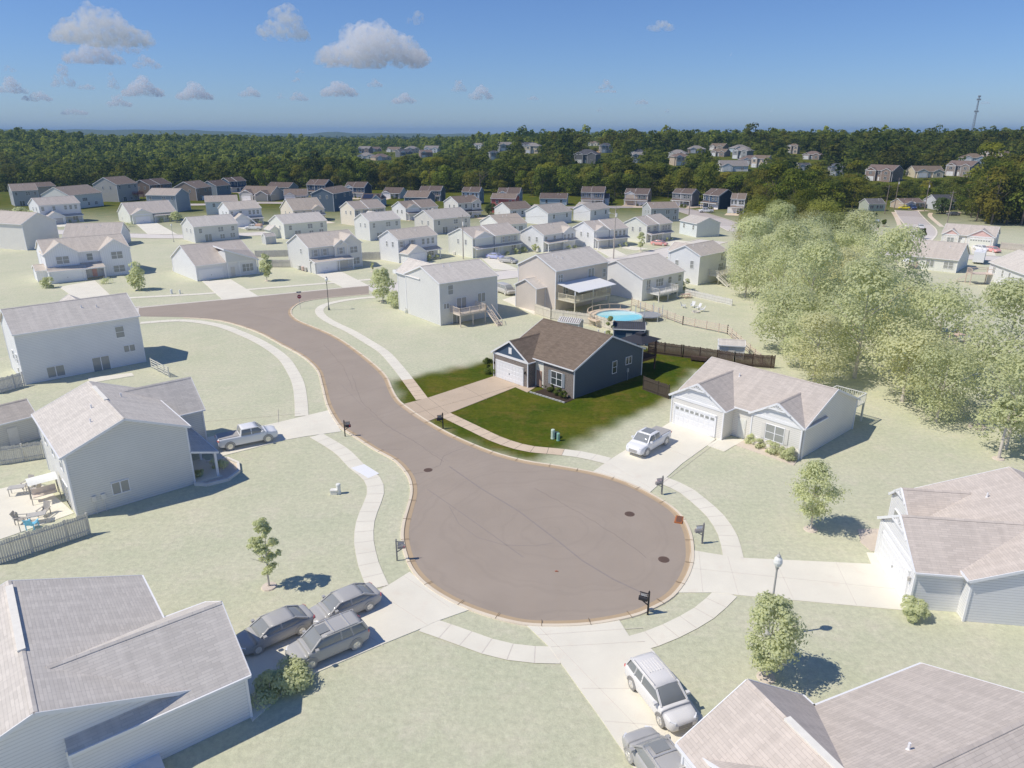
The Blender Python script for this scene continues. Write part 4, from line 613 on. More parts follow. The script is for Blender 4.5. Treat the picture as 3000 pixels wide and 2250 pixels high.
# --- ranch to the right with two fan-decorated gables
h=H('ranch','pale grey ranch house with two white fan brackets in its front gables',wall='grey',roof='b')
h.main();h.body(-7.0,-.6,-h.D/2-1.9,-h.D/2+4.6,3.3,2.15,axis='y',ends=(1,0),gw=('lgrey',-1));h.garage('F',-4.0,5.0,2.25,off=1.9,lites=True);h.bracket(-3.8,-h.D/2-2.1,5.35,1.5,.6)
h.body(1.7,7.0,-h.D/2-.35,-h.D/2+4.2,3.35,1.85,axis='y',ends=(1,0),gw=('lgrey',-1));h.bracket(4.35,-h.D/2-.55,5.1,1.4,.62);h.win('F',4.3,1.1,1.9,1.55,1,off=.35,shut='grey');h.door('F',.5,c=(.35,.4,.4))
m=MB();m.box(1.75,6.95,-h.D/2-.42,-h.D/2-.36,-.2,.95);m.build('stone_skirt',wm('tan',h.f,'brick'),h.t)
h.vents(1,3);h.f0=h.f
m=MB();dkw=mat('deck_wood',(.3,.33,.25),.85,h.f,'wood');X0,X1,Y0,Y1,Z=3.6,6.9,h.D/2,h.D/2+2.9,2.3;m.box(X0,X1,Y0,Y1,Z-.12,Z);dk=m.build('deck',dkw,h.t)
for x,y in ((X1-.1,Y1-.1),(X0+.1,Y1-.1)): m=MB();m.beam((x,y,-.5),(x,y,Z),.18);m.build('deck_post',dkw,dk)
m=MB()
for a,b in (((X1,Y0),(X1,Y1)),((X0,Y1),(X1,Y1)),((X0,Y0),(X0,Y1))):
    m.beam((*a,Z+1),(*b,Z+1),.12,.06)
    for i in range(15): m.beam((a[0]+(b[0]-a[0])*i/14,a[1]+(b[1]-a[1])*i/14,Z),(a[0]+(b[0]-a[0])*i/14,a[1]+(b[1]-a[1])*i/14,Z+1),.04)
m.build('railing',dkw,dk)
# --- right edge
h=H('redge','large pinkish roofed ranch cut by the right edge, with white garage gable',wall='lgrey',roof='r')
h.main();h.body(-1.7,4.9,-h.D/2-3.0,-h.D/2+4.8,3.0,2.2,axis='y',ends=(1,0),wall='lgrey',gw=('cream',-1));h.garage('F',1.6,4.9,2.2,off=3.0);h.bracket(1.6,-h.D/2-3.15,5.1,1.6,.62)
h.body(-5.4,-1.9,-h.D/2-1.0,-h.D/2+3.6,3.2,1.5,axis='y',ends=(1,0));h.win('F',-3.7,.9,1.6,1.5,1,off=1.0);h.bracket(-3.7,-h.D/2-1.15,4.6,1.1,.7);h.vents(2)
m=MB();m.cone((4.4,-h.D/2-3.15,1.8),(4.4,-h.D/2-3.15,2.1),.08,.1,8);m.build('wall_lantern',mat('lantern',(.1,.1,.1),.5,h.f),h.t)
# --- dark grey two storey at left
h=H('dark','long dark grey two storey house seen from behind beside the street end',wall='lgrey',roof='g')
h.main();h.win('F',4.6,4.05,1.0,1.45);h.win('F',5.4,1.9,1.35,.85,1,bars=False);h.slide('F',1.7,-.2,2.0);h.win('F',-3.6,.35,1.9,1.35,1,bars=False);h.win('L',0,2.4,.8,1.2);h.win('L',-2.5,2.4,.8,1.2)
h.body(-1.0,4.6,.8,h.D/2+3.5,h.ev-.2,1.9,axis='y',ends=(0,1));h.vents(2,5);h.meter('L',-1.5)
# --- white farmhouse
h=H('farm','white board-and-batten house with red front door and two tall front gables',wall='white',roof='t',wk='batten')
h.main();h.body(-8.2,-2.1,-h.D/2-.9,-h.D/2+5.6,h.ev,2.3,axis='y',ends=(1,0));h.body(2.3,8.15,-h.D/2-.9,-h.D/2+5.4,h.ev,2.2,axis='y',ends=(1,0))
h.win('F',-5.1,3.7,2.3,1.5,1,off=.9);h.win('F',5.4,3.7,2.2,1.5,1,off=.9);h.win('F',5.4,.75,2.2,1.4,1,off=.9);h.win('F',.2,3.8,1.1,1.4)
h.body(-8.3,-1.6,-h.D/2-3.0,-h.D/2-.9,2.4,.7,axis='x',OV=.1);h.porch(-8.4,2.3,3.2,3.35,.8,(2.1,));h.garage('F',-5.1,5.4,2.2,off=3.03);h.door('F',.6,off=.02,c=(.42,.07,.06));h.body(-10.1,-8.2,-4.6,.2,2.4,1.0,axis='x')
# --- ranch with slanted gable
h=H('slant','low ranch with one slanted half-gable and a wide white garage',wall='white',roof='b')
h.main();h.garage('F',-3.6,5.0,2.2,off=.0);h.win('F',4.6,.9,2.4,1.6,2);h.door('F',1.2,c=(.2,.2,.2));m=MB()
yb=-h.D/2;m.poly([(-.2,yb-.5,3.4),(6.9,yb-.5,3.4),(-.2,yb-.5,6.2)]);m.poly([(-.2,yb+4,5.2),(-.2,yb-.5,3.4),(-.2,yb-.5,6.2)]);m.poly([(6.9,yb-.5,3.4),(-.2,yb-.5,3.4),(-.2,yb,3.2),(6.9,yb,3.2)]);m.build('half_gable',wm('bgrey',h.f),h.t)
m=MB();th=.12;top=[(-.45,yb-.75,6.35),(7.1,yb-.75,3.35),(7.1,yb+3.8,4.9),(-.45,yb+5.5,6.5)];m.poly(top,[(0,0),(8,0),(8,4),(0,6)]);m.poly([(x,y,z-th) for x,y,z in top][::-1]);m.build('roof',rm('b',h.f),h.t)
m=MB();m.beam((-.5,yb-.78,6.2),(7.1,yb-.78,3.25),.07,.3);m.beam((-.5,yb-.78,6.2),(-.5,yb+5.4,6.35),.07,.3);m.build('gutter',trim(h.f),h.t)
for x in (.0,2.6,6.8): m=MB();m.beam((x,yb-.45,0),(x,yb-.45,3.3),.18);m.build('porch_post',trim(h.f),h.t)
h.vents(1)
# --- navy two storey
h=H('navy2','blue-grey two storey house with shutters, porch and stacked front gables',wall='bgrey',roof='t')
h.main();h.body(1.4,6.6,-h.D/2-.5,-h.D/2+5.2,h.ev,2.2,axis='y',ends=(1,0),wall='grey');h.body(-.3,2.9,-h.D/2-.6,-h.D/2+3.2,h.ev-.1,1.3,axis='y',ends=(1,0),wall='grey')
h.win('F',-4.9,3.6,.9,1.4,shut='navy');h.win('F',-2.6,3.6,.9,1.4,shut='navy');h.win('F',1.2,3.6,.9,1.4,off=.6,shut='navy');h.win('F',4.6,3.5,1.9,1.4,1,off=.5);h.win('F',5.0,.8,1.9,1.5,1,off=.5)
h.body(-6.4,-.8,-h.D/2-2.2,-h.D/2,2.45,.6,OV=.1);h.garage('F',-3.6,4.9,2.15,off=2.25);h.porch(-6.5,3.4,2.5,3.2,.6,(-.4,3.2));h.door('F',1.6,c=(.2,.2,.22));h.win('L',-1.5,3.9,.7,1.1);h.vents(1)
# --- blue-grey back house with deck
h=H('bluedeck','blue-grey two storey house seen from behind with raised wooden deck and stairs',wall='bgrey',roof='g')
h.main();h.win('F',-3.7,5.0,.95,1.5);h.win('F',-4.6,2.75,1.0,.8,1,bars=False);h.slide('F',-1.6,2.1,1.9);h.win('F',2.5,2.9,1.5,1.5,1,bars=False);h.deck(-3.9,1.3,3.0,2.2,stair=(1.9,1),col=(.28,.17,.12))
h.slide('F',-2.6,-.1,1.6);h.body(-5.6,-.6,.6,h.D/2+3.2,h.ev-.2,2.2,axis='y',ends=(0,1));h.vents(2,4)
# --- white deck awning
h=H('awning','taupe two storey house with bright white awning over its rear deck',wall='brown',roof='g')
h.main();h.win('F',-5.9,5.2,1.1,1.3,1);h.win('F',2.4,5.1,1.6,1.5,1,bars=False);h.win('F',6.2,4.6,.8,1.5);h.win('F',-4.5,2.7,1.2,1.5,1);h.slide('F',-1,2.4,1.9);h.win('F',4.9,3.1,1.2,1.4,1)
h.body(-9.4,-7.1,-2.2,3.0,4.2,1.4,axis='x')
h.deck(-6.7,2.9,4.3,2.5,col=(.42,.25,.13));yb=-h.D/2;m=MB();top=[(-6.8,yb-5.3,4.35),(3.3,yb-5.3,4.35),(3.3,yb-.05,5.1),(-6.8,yb-.05,5.1)];m.poly(top);m.poly([(x,y,z-.1) for x,y,z in top][::-1])
for i,j in ((0,1),(1,2),(3,0)): m.poly([(top[i][0],top[i][1],top[i][2]-.1),(top[j][0],top[j][1],top[j][2]-.1),top[j],top[i]])
m.build('awning',mat('white_awning',(.8,.8,.8),.5,0,var=.02),h.t)
for x in (-6.6,-1.8,3.0): m=MB();m.beam((x,yb-4.2,2.5),(x,yb-4.2,4.4),.16);m.build('awning_post',trim(h.f),h.t)
h.vents(3,8)
h=H('greydeck','light grey house with lattice deck above the shaded rear patio, beside the brown fence',wall='lgrey',roof='g')
h.main();h.win('F',-4.6,1.9,1.1,1.9,1);h.win('F',-1.2,2.2,2.2,1.4,2);h.win('F',2.0,2.4,1.0,1.2);h.win('F',5.2,2.4,1.0,1.2);h.deck(-4.9,1.0,2.9,1.6,col=(.4,.38,.34));h.slide('F',3.6,0,1.9);h.win('F',-2.5,-.2,.9,1.3)
h=H('whitedeck','white gabled house with steep stairs to a rear deck, just left of the grove',wall='lgrey',roof='b')
h.main();h.win('L',-1.9,3.4,.75,1.5);h.win('L',1.8,3.4,.75,1.2);h.win('F',3.2,2.2,1.8,1.4,2);h.win('F',3.6,4.3,1.2,1.3,1);h.deck(-1.5,4.6,2.6,1.9,stair=(-2.0,1),col=(.3,.24,.19));h.body(-2,2.5,.4,h.D/2+2.6,h.ev-.3,1.6,axis='y',ends=(0,1));h.vents(2)
h=H('tanranch','beige ranch with three rear windows and a small balcony, right of the grove',wall='beige',roof='b')
h.main();h.win('F',-3.7,.5,1.7,1.9,1,bars=False);h.win('F',-.2,.9,1.6,1.4,1,bars=False);h.win('F',3.6,.9,1.9,1.4,1);h.deck(-4.3,-2.7,1.1,.7);h.vents(2)
h=H('redgable','tan ranch with two red triangular gables and wide cream garage door',wall='tan',roof='b',wk='brick')
h.main();h.body(-6.1,-2.2,-h.D/2-.5,-h.D/2+3.9,h.ev,1.5,axis='y',ends=(1,0),gw=('red',-1));h.body(0,6.2,-h.D/2-.8,-h.D/2+4.4,h.ev,1.95,axis='y',ends=(1,0),gw=('red',-1));h.garage('F',3.1,4.9,2.2,off=.8,c=(.6,.52,.42),lites=True);h.win('F',-4.1,.8,1.6,1.4,1,off=.5);h.door('F',-1.0)
h=H('white_r','white two storey house cut by the right edge, with brown stairs and deck',wall='white',roof='g')
h.main();h.win('F',-5.2,2.6,1.0,1.3,1);h.win('F',-1.6,2.5,.7,1.3);h.win('F',1.2,2.5,.7,1.3);h.win('F',-2.4,.2,.7,1.2);h.win('F',.4,.2,.7,1.2)
dkw=mat('deck_wood',(.17,.09,.06),.85,h.f,'wood');m=MB();m.box(-7.6,-5.2,-h.D/2-4.2,-h.D/2,2.2,2.32);dk=m.build('deck',dkw,h.t)
for x,y in ((-7.5,-4.1),(-5.3,-4.1),(-7.5,-.2)): m=MB();m.beam((x,-h.D/2+y,-.5),(x,-h.D/2+y,3.3),.16);m.build('deck_post',dkw,dk)
m=MB();m.beam((-7.5,-h.D/2-4.1,3.3),(-5.3,-h.D/2-4.1,3.3),.1);m.beam((-7.5,-h.D/2-4.1,3.3),(-7.5,-h.D/2,3.3),.1);m.beam((-5.3,-h.D/2-4.1,3.3),(-5.3,-h.D/2,3.3),.1)
for i in range(14): m.beam((-7.5+i*.165,-h.D/2-4.1,2.3),(-7.5+i*.165,-h.D/2-4.1,3.3),.035)
m.build('railing',dkw,dk)
m=MB()
for i in range(11): m.box(-9,-8,-h.D/2-4.2-.28*(i-5),-h.D/2-3.92-.28*(i-5),2.2-.19*i,2.24-.19*i)
m.build('stairs',dkw,dk)
h=H('lgrey','big blue-grey two storey house with dark garage wing and front porch, left side',wall='bgrey',roof='g')
h.main();h.win('L',1.2,1.25,1.25,1.0,1,bars=False);h.body(1.0,6.6,-h.D/2-3.6,-h.D/2+4.2,4.3,2.6,axis='y',ends=(1,0),roof='g')
h.porch(-6.25,1.0,2.3,3.3,.7,(-6.0,-1.5));h.door('F',-2.6);h.win('F',-4.6,.8,1.4,1.4,1);h.garage('F',3.8,4.9,2.2,off=3.6);h.win('B',3.4,3.6,.9,1.3);h.win('B',0,3.6,.9,1.3);h.win('B',-3.5,3.6,.9,1.3);h.slide('B',-3,0,1.9);h.meter('L',2.6);h.meter('L',3.3)
m=MB();x,y=1.6,-1.6;m.cone((x,y,h.ev+1.1),(x,y,h.ev+1.75),.07,.07,8);m.build('vent_pipe',trim(h.f),h.t)
m=MB();m.box(-.5,4.2,-.16,.16,h.ev+h.rise-.02,h.ev+h.rise+.09);m.build('ridge_vent',mat('ridge_vent',(.42,.42,.38),.8,h.f),h.t);h.vents(2,9,1)
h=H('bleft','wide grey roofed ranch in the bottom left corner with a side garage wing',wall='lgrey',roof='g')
h.main();h.body(-6.5,.75,-h.D/2-2.6,-h.D/2+5.6,3.0,2.3,axis='y',ends=(1,0));h.garage('F',-2.9,5,2.2,off=2.6);h.win('L',-3.2,.5,1.2,2.0,1,bars='h');h.win('L',2.5,1.0,1.2,1.4,1)
m=MB();m.box(-1.2,5.6,-.18,.18,h.ev+h.rise-.02,h.ev+h.rise+.1);m.build('ridge_vent',mat('ridge_vent',(.42,.42,.38),.8,h.f),h.t)
m=MB();m.box(-7.6,-6.25,-4.4,-2.4,-.2,.5);m.build('basement_hatch',mat('hatch',(.36,.4,.5),.6,h.f),h.t)
h=House('house','wide pinkish-grey roofed house in the bottom right corner with white gutter clips',17.8,22.5,203.3,14.5,12,3,2.8,wall='lgrey',roof='r',f=1)
h.main();h.body(.5,7.6,-h.D/2-.9,-h.D/2+5.8,3.0,2.35,axis='y',ends=(1,0));h.garage('F',4.2,5,2.2,off=.9);h.vents(1)
m=MB();m.box(4.05-.18,4.05+.18,-4.5,-1.0,5.28,5.4);m.build('ridge_vent',mat('ridge_vent',(.42,.42,.38),.8,h.f),h.t)
# --- the other houses of the subdivision
SHR=[]
def generic(k,wall,roof,style,label):
    two=style[1]=='2'; front=style[0]=='F'; x='x' in style; g='g' in style; sm='s' in style
    rr=random.Random(k); h=H(k,label,wall=wall,roof=roof); L,D,ev=h.L,h.D,h.ev
    z2=ev-1.95 if two else 1.0
    h.main()
    if front:
        sh=rr.choice([None,None,'navy','dgrey'])
        if x:   # stepped roof: the right half stands forward
            s0=-.05*L; sl=h.rise/(D/2+.3)
            h.body(s0,L/2,-D/2-.6,D/2,ev,(D+.6)/2*sl+.3*sl,axis='x',ends=(1,1))
            if rr.random()<.5: h.wing(-.46*L,-.08*L,.35,ev,gw=('white' if wall!='white' else 'lgrey',-1))
        elif not g: h.wing(.1*L,.49*L,.5,ev)
        if two:
            n=3 if L>11 else 2
            for i in range(n): h.win('F',L*(.07+.38*(i+.5)/n),z2,.85,1.35,off=.62 if x else .5 if not g else 0,shut=sh if not g else None)
            for i in range(2): h.win('F',-L*(.42-.27*i),z2,.9,1.35,off=.0,shut=sh)
            gs=-1 if rr.random()<.5 else 1
            if g:
                h.body(-.47*L,-.02*L,-D/2-3.4,-D/2+.0,2.5,1.9,axis='y',ends=(1,0)); h.garage('F',-.245*L,4.4,2.15,off=3.4,c=(.1,.1,.11) if k=='a8' else (.76,.76,.76)); h.porch(.0,L/2,1.9,3.0,.6,(.1,.46*L)); h.door('F',.08*L); h.win('F',.33*L,.7,1.6,1.4,1)
            else:
                h.porch(-L/2,L/2,1.7,3.05,.6,(-.02*L*gs,.47*L*gs) if gs>0 else (-.47*L,.02*L)); h.garage('F',-.27*L*gs,4.2,2.1,off=.62 if x and gs<0 else .5 if gs<0 else 0);h.door('F',.1*L*gs,off=.63 if gs>0 else 0);h.win('F',.36*L*gs,.7,1.5,1.4,1,off=.62 if gs>0 else 0)
        else:
            h.wing(-.47*L,-.05*L,1.2,ev,gw=(wall,-1));h.garage('F',-.26*L,4.6,2.15,off=1.2);h.bracket(-.26*L,-D/2-1.4,ev+(.21*L+.3)*h.rise/(D/2+.3)-.1,1.2,.55)
            h.win('F',.33*L,.9,1.5,1.3,1);h.door('F',.05*L);h.porch(-.02*L,.5*L,1.2,2.9,.4,(.0,.2*L,.47*L))
            if k=='b4': h.wing(.1*L,.49*L,2.6,ev-.1,wall='dgrey')
    else:
        if two:
            if not sm: h.win('F',-.36*L,z2,.9,1.3); h.win('F',.1*L,z2,1.5,1.3,1); h.win('F',.38*L,z2,.9,1.3); h.win('F',.12*L,.6,1.3,1.2,1); h.slide('F',-.2*L); h.win('F',.36*L,.7,1.4,1.2,1)
            else: h.win('F',-.25*L,z2,.9,1.3); h.win('F',.3*L,z2,.9,1.3)
        else:
            h.win('F',-.3*L,1.0,1.5,1.2,1); h.win('F',.28*L,1.0,1.4,1.2,1); h.win('F',.05*L,1.0,.9,1.2)
            if ev>4: h.slide('F',.3*L,-.4) if False else h.win('F',-.05*L,2.9,2.4,1.2,2)
    if not sm and two: h.win('L',-.22*D,z2,.7,1.2); h.win('L',.1*D,z2,.6,1.1)
    if not sm and not two: h.meter('L',.2*D)
    if not front and k in ('b14','c1','b15','c3','c15','d1','d2'): h.body(-.1*L,.4*L,.5,D/2+3.2,ev-.2,1.9,axis='y',ends=(0,1))
    if k=='b15': h.body(-L/2-2.6,-L/2-.02,-1.2,2.6,2.6,1.1,axis='y')
    if k=='c4': 
        h.body(.12*L,.62*L,-D/2-1.5,D/2,ev+.1,2.0,axis='y'); m=MB(); sl=h.rise/(D/2+.3)
        y0,y1=-D/2+.4,-.6; m.poly([(-L*.45,y0,ev+sl*.75+.1),(L*.08,y0,ev+sl*.75+.1),(L*.08,y1,ev+h.rise-.5*sl),(-L*.45,y1,ev+h.rise-.5*sl)]);m.build('solar_panel',mat('solar',(.02,.025,.045),.2,h.f,'glass'),h.t)
    if k=='a4': h.deck(.2*L,.48*L,3,3.0,col=(.22,.06,.04))
    h.vents(rr.choice([1,2]),rr.randint(1,999))
    if front:
        gx=(-.245*L if g else -.27*L*gs) if two else -.26*L; y0=-D/2-(3.4 if g and two else .6 if two else 1.2)
        P=[h.t.matrix_basis@Vector(q) for q in ((gx-2.4,y0,0),(gx+2.4,y0,0),(gx+2.9,y0-8.5,0),(gx-2.4,y0-8.5,0))]
        b=MB();b.poly([(p.x,p.y,.03) for p in P]);struct(b.build('driveway',VEILC[h.f]))
        for q in range(2):
            p=h.t.matrix_basis@Vector((L*(.12+.2*q),-D/2-(2.3 if two else 1.6),0)); SHR.append((p.x,p.y,h.f))
    return h
for k,(w_,r_,st_,lb_) in TBL.items(): generic(k,w_,r_,st_,lb_)
for i,(x,y,wd,roof,wall,label) in enumerate(DATA['hill']):
    rr=random.Random(i*7+3); a=math.degrees(math.atan2(-x,y)); rot=-math.degrees(math.atan2(x,y))+rr.choice([-28,-15,12,25])
    two=rr.random()<.45; L=wd*.84; D=L*.72; ev=5.6 if two else 3.2
    if wall=='dgrey' and wd>18: ev=6
    h=House('house',label,x,y,rot,L,D,ev,2.6,wall=wall,roof=roof,f=0,wk='brick' if wall in('brick','brown') else 'siding',z=hz(x,y)-.3)
    h.rise=D*.26
    if rr.random()<.55: h.hip(-L/2,L/2,-D/2,D/2,ev,D*.27)
    else: h.body(-L/2,L/2,-D/2,D/2,ev,D*.26,zb=-2.5)
    h.wing(-.44*L,-.08*L,1.3,ev,gw=(rr.choice(['white','lgrey',wall]),-1),zb=-2.5)
    if rr.random()<.6: h.wing(.12*L,.46*L,.8,ev-.1,zb=-2.5)
    h.garage('F',-.26*L,.26*L,2.2,off=1.33); h.win('F',.29*L,1,1.5,1.4,1,off=.82); h.door('F',.02*L)
    if two: h.win('F',-.26*L,ev-1.9,1.5,1.3,1,off=1.33);h.win('F',.29*L,ev-1.9,1.5,1.3,1,off=.82);h.win('F',.02*L,ev-1.9,.9,1.3)
# ------------------------------------------------------------ trees
def leaf_cloud(nb,nl,size,H_,W_,base,seed,shape='round',rk=1):
    """many small leaf-clump faces spread over the shells of overlapping lobes; returns verts, faces, tint"""
    g=np.random.default_rng(seed); C=[];Rr=[]
    for i in range(nb):
        t=g.uniform(0,1); 
        if shape=='round': prof=math.sin(PI*(.12+.83*t))**.7
        elif shape=='cone': prof=(1-t)**.8*.95+.06
        elif shape=='oval': prof=math.sin(PI*(.1+.85*t))**.9*.8
        elif shape=='ragged': prof=math.sin(PI*(.1+.8*t))*.9
        a=g.uniform(0,2*PI); rr=g.uniform(.25,1)**.6*prof*W_/2*.78
        z=base+(H_-base)*(.06+.84*t); C.append((rr*math.cos(a),rr*math.sin(a),z)); Rr.append(g.uniform(.16,.3)*W_*(.55 if shape in('cone','ragged') else 1)*(.6+.5*prof)*rk)
    C=np.array(C);Rr=np.array(Rr); k=g.integers(0,nb,nl)
    d=g.normal(size=(nl,3));d/=np.linalg.norm(d,axis=1)[:,None]; d[:,2]=np.where(g.random(nl)<.62,np.abs(d[:,2]),d[:,2])
    P=C[k]+d*(Rr[k]*g.uniform(.72 if rk==1 else .2,1.08 if rk==1 else 1.35,nl))[:,None]*np.array([1,1,.82])
    n=d+np.array([-.2,-.1,.3])+g.normal(size=(nl,3))*.27; n/=np.linalg.norm(n,axis=1)[:,None]
    u=np.cross(n,g.normal(size=(nl,3)));u/=np.linalg.norm(u,axis=1)[:,None]; v=np.cross(n,u)
    s=(size*g.uniform(.55,1.35,nl))[:,None]; u=u*s;v=v*s*.8
    V=np.stack([P-u*.9,P-v+u*.1,P+u,P+v*.9-u*.15],1).reshape(-1,3)
    lob=g.uniform(-.25,.25,nb)[k]; tint=np.clip(.5+lob+g.normal(size=nl)*.2,0,1)
    return V,tint
def leaf_mesh(name,V,tint,m,extra=None,extra_mat=None):
    n=len(V)//4; me=bpy.data.meshes.new(name)
    ev=np.array(extra.v) if extra else np.zeros((0,3)); ef=extra.f if extra else []
    nv=n*4+len(ev); nl=n*4+sum(len(f) for f in ef); nf=n+len(ef)
    me.vertices.add(nv); me.vertices.foreach_set('co',np.concatenate([V,ev]).astype('f').ravel())
    idx=np.concatenate([np.arange(n*4),np.array([i+n*4 for f in ef for i in f],dtype=int)]) if ef else np.arange(n*4)
    me.loops.add(nl); me.loops.foreach_set('vertex_index',idx.astype('i'))
    st=np.concatenate([np.arange(n)*4, n*4+np.cumsum([0]+[len(f) for f in ef])[:-1]]) if ef else np.arange(n)*4
    me.polygons.add(nf); me.polygons.foreach_set('loop_start',st.astype('i'))
    me.materials.append(m)
    if extra: me.materials.append(extra_mat); mi=np.zeros(nf,'i'); mi[n:]=1; me.polygons.foreach_set('material_index',mi)
    me.update(calc_edges=True)
    a=me.attributes.new('tint','FLOAT','FACE'); t=np.full(nf,.3,'f'); t[:n]=tint; a.data.foreach_set('value',t)
    return me
def trunk(H_,r,seed,base,nb=5,W_=6,r1=.45):
    g=random.Random(seed);b=MB(); b.cone((0,0,-.5),(0,0,base),r,r*.75,8,cap=False); px=(0,0,base)
    top=H_*.72; b.cone(px,(g.uniform(-.3,.3),g.uniform(-.3,.3),top),r*.75,r*.2,7)
    for i in range(nb):
        a=g.uniform(0,2*PI);z0=base+(top-base)*g.uniform(0,.7);l=W_*g.uniform(.25,.42); e=(l*math.cos(a),l*math.sin(a),z0+l*g.uniform(.5,1.1)); b.cone((0,0,z0),e,r*.35,r*.1,5)
    return b
YL=dict(dark=(.05,.085,.012),light=(.25,.28,.035),warm=(.3,.24,.03))
WL=dict(dark=(.035,.062,.01),light=(.19,.215,.035),warm=(.26,.2,.03))
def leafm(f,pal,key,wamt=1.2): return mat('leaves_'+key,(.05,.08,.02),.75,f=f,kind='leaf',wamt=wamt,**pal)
def barkm(f): return mat('bark',(.16,.125,.095),.9,f=f,kind='wood')
# variants of big wood trees (crown and trunk joined when small)
BIG={}
def big_variants(tag_,f,pal,nl,size,n=5,wamt=1.2):
    out=[]
    for i in range(n):
        Hh=[14,16,13,17,15][i%5];W=[10,9,11,9,10][i%5]
        V,t=leaf_cloud(13,nl,size,Hh,W*1.22,Hh*.03,100+i+int(f*10),'round'); tb=trunk(Hh,.28,i,Hh*.3,6,W)
        out.append(leaf_mesh('woodland_tree',V,t,leafm(f,pal,tag_,wamt),tb,barkm(f)))
    return out
def thin(pts,dmin):
    out=[];grid={}
    for p in pts:
        c=(int(p[0]//dmin),int(p[1]//dmin))
        if all(math.dist(q,p)>=dmin for dx in(-1,0,1) for dy in(-1,0,1) for q in grid.get((c[0]+dx,c[1]+dy),())): out.append(p);grid.setdefault(c,[]).append(p)
    return out
HP=[(v[0],v[1],max(v[3],v[4])/2+3) for v in DATA['house'].values()]+[(17.8,22.5,9)]
HL=[(x,y,wd*.5+4,wd) for x,y,wd,*_ in DATA['hill']]
def clear(x,y,pad=2,front=True):
    for a,b,r in HP:
        if (x-a)**2+(y-b)**2<(r+pad)**2: return False
    for a,b,r,wd in HL:
        d=math.hypot(a,b); ux,uy=a/d,b/d; t=(x-a)*ux+(y-b)*uy; s=abs(-(x-a)*uy+(y-b)*ux)
        if abs(t)<r+pad and s<r: return False
        if front and -34<t<0 and s<wd*.36: return False
    return True
def maxh(x,y):
    d=math.hypot(x,y);lim=99
    for a,b,r,wd in HL:
        dh=math.hypot(a,b)
        if dh<d or dh>d+420: continue
        ux,uy=a/dh,b/dh;s=abs(-x*uy+y*ux)*dh/d
        if s<wd*.62: lim=min(lim,30+(hz(a,b)-.4-30)/dh*d-hz(x,y))
    return lim
WN=DATA['woods_near']
# grove beside the right-hand yards
gb=random.Random(5);pts=[]
xs=[p[0] for p in WN];ys=[p[1] for p in WN]
for _ in range(6000): 
    p=(gb.uniform(min(xs),max(xs)),gb.uniform(min(ys),max(ys)))
    if inside(p,WN) and pdist(p,WN)>1.5 and clear(*p,2,False): pts.append(p)
pts=thin(pts,6.4)
GF={}
for f in (0,.25,.5,.75,1):
    GF[f]=[]
    for i in range(3):
        Hh=[11,13,12][i];W=[9,9,10][i]
        V,t=leaf_cloud(30,7500,.15,Hh,W,Hh*.1,i+40,'round'); tb=trunk(Hh,.22,i+9,Hh*.25,7,W)
        GF[f].append((leaf_mesh('crown',V,t,leafm(f,VL if f>.3 else AL,'grove' if f>.3 else 'autumn',1.2)),tb.mesh('trunk',barkm(f))))
for i,(x,y) in enumerate(pts):
    f=round((1-sstep(135,235,y))*4)/4; s=gb.uniform(.75,1.25); cr,tk=GF[f][i%3]
    t=thing('grove_tree','leafy green tree crowded in the grove right of the ranch houses','tree',(x,y,0),gb.uniform(0,6.28),'trees of the grove'); t.scale=(s,s,s*gb.uniform(.85,1.1))
    obj('trunk',tk,t);obj('crown',cr,t)
# woods behind the subdivision
def inwoods(x,y):
    if y<200: return False
    a=x/y; e=np.interp(a,[-1,-.6,-.45,-.3,-.15,0,.15,.22,.3,.36,.44,.48,.6,.64,.8,1],[440,440,430,425,405,372,352,345,330,262,262,335,335,250,240,240])
    return y>e
cand=[]
r_=random.Random(3)
y=235
while y<1500:
    st=8.4 if y<450 else 8.4+(y-450)*.012
    wx=y*.8+20; x=-wx
    while x<wx:
        p=(x+r_.uniform(-.45,.45)*st,y+r_.uniform(-.45,.45)*st)
        if inwoods(*p) and clear(*p,1.5): cand.append(p)
        x+=st
    y+=st*.9
def vis(p): # how large it shows: near and at the edge first
    return math.hypot(p[0],p[1])+(0 if not inwoods(p[0],p[1]-16) else 60)
cand=[(x_,y_,min(1,m_/16)) for x_,y_ in cand for m_ in [maxh(x_,y_)] if m_>4.5]
cand.sort(key=vis)
near,far=cand[:295],cand[295:]
VAR=[big_variants('wood',0,WL,1900,.36,5),big_variants('bright',0,YL,1900,.36,3),big_variants('autumn',0,AL,1900,.36,3)]
VARP=big_variants('veiled_wood',.25,WL,1500,.34,3)
for i,(x,y,hm) in enumerate(near):
    a=x/y; k=0 if r_.random()<.55 else 1
    if a>.12 and r_.random()<.55: k=2
    vs=VAR[k]; s=r_.uniform(.68,1.15)*(1.4 if a>.64 else 1)
    if a>.62: vs=VAR[2] if r_.random()<.4 else VAR[0]
    o=obj('woodland_tree',vs[i%len(vs)],None,(x,y,hz(x,y)-.3),r_.uniform(0,6.28)); k_=s*r_.uniform(.85,1.15);k_=min(k_,hm*1.0) if hm<1 else k_;o.scale=(min(s,k_*1.4),min(s,k_*1.4),k_)
    tag(o,'dark green leafy tree in the dense wood edging the subdivision','tree','trees along the edge of the wood')
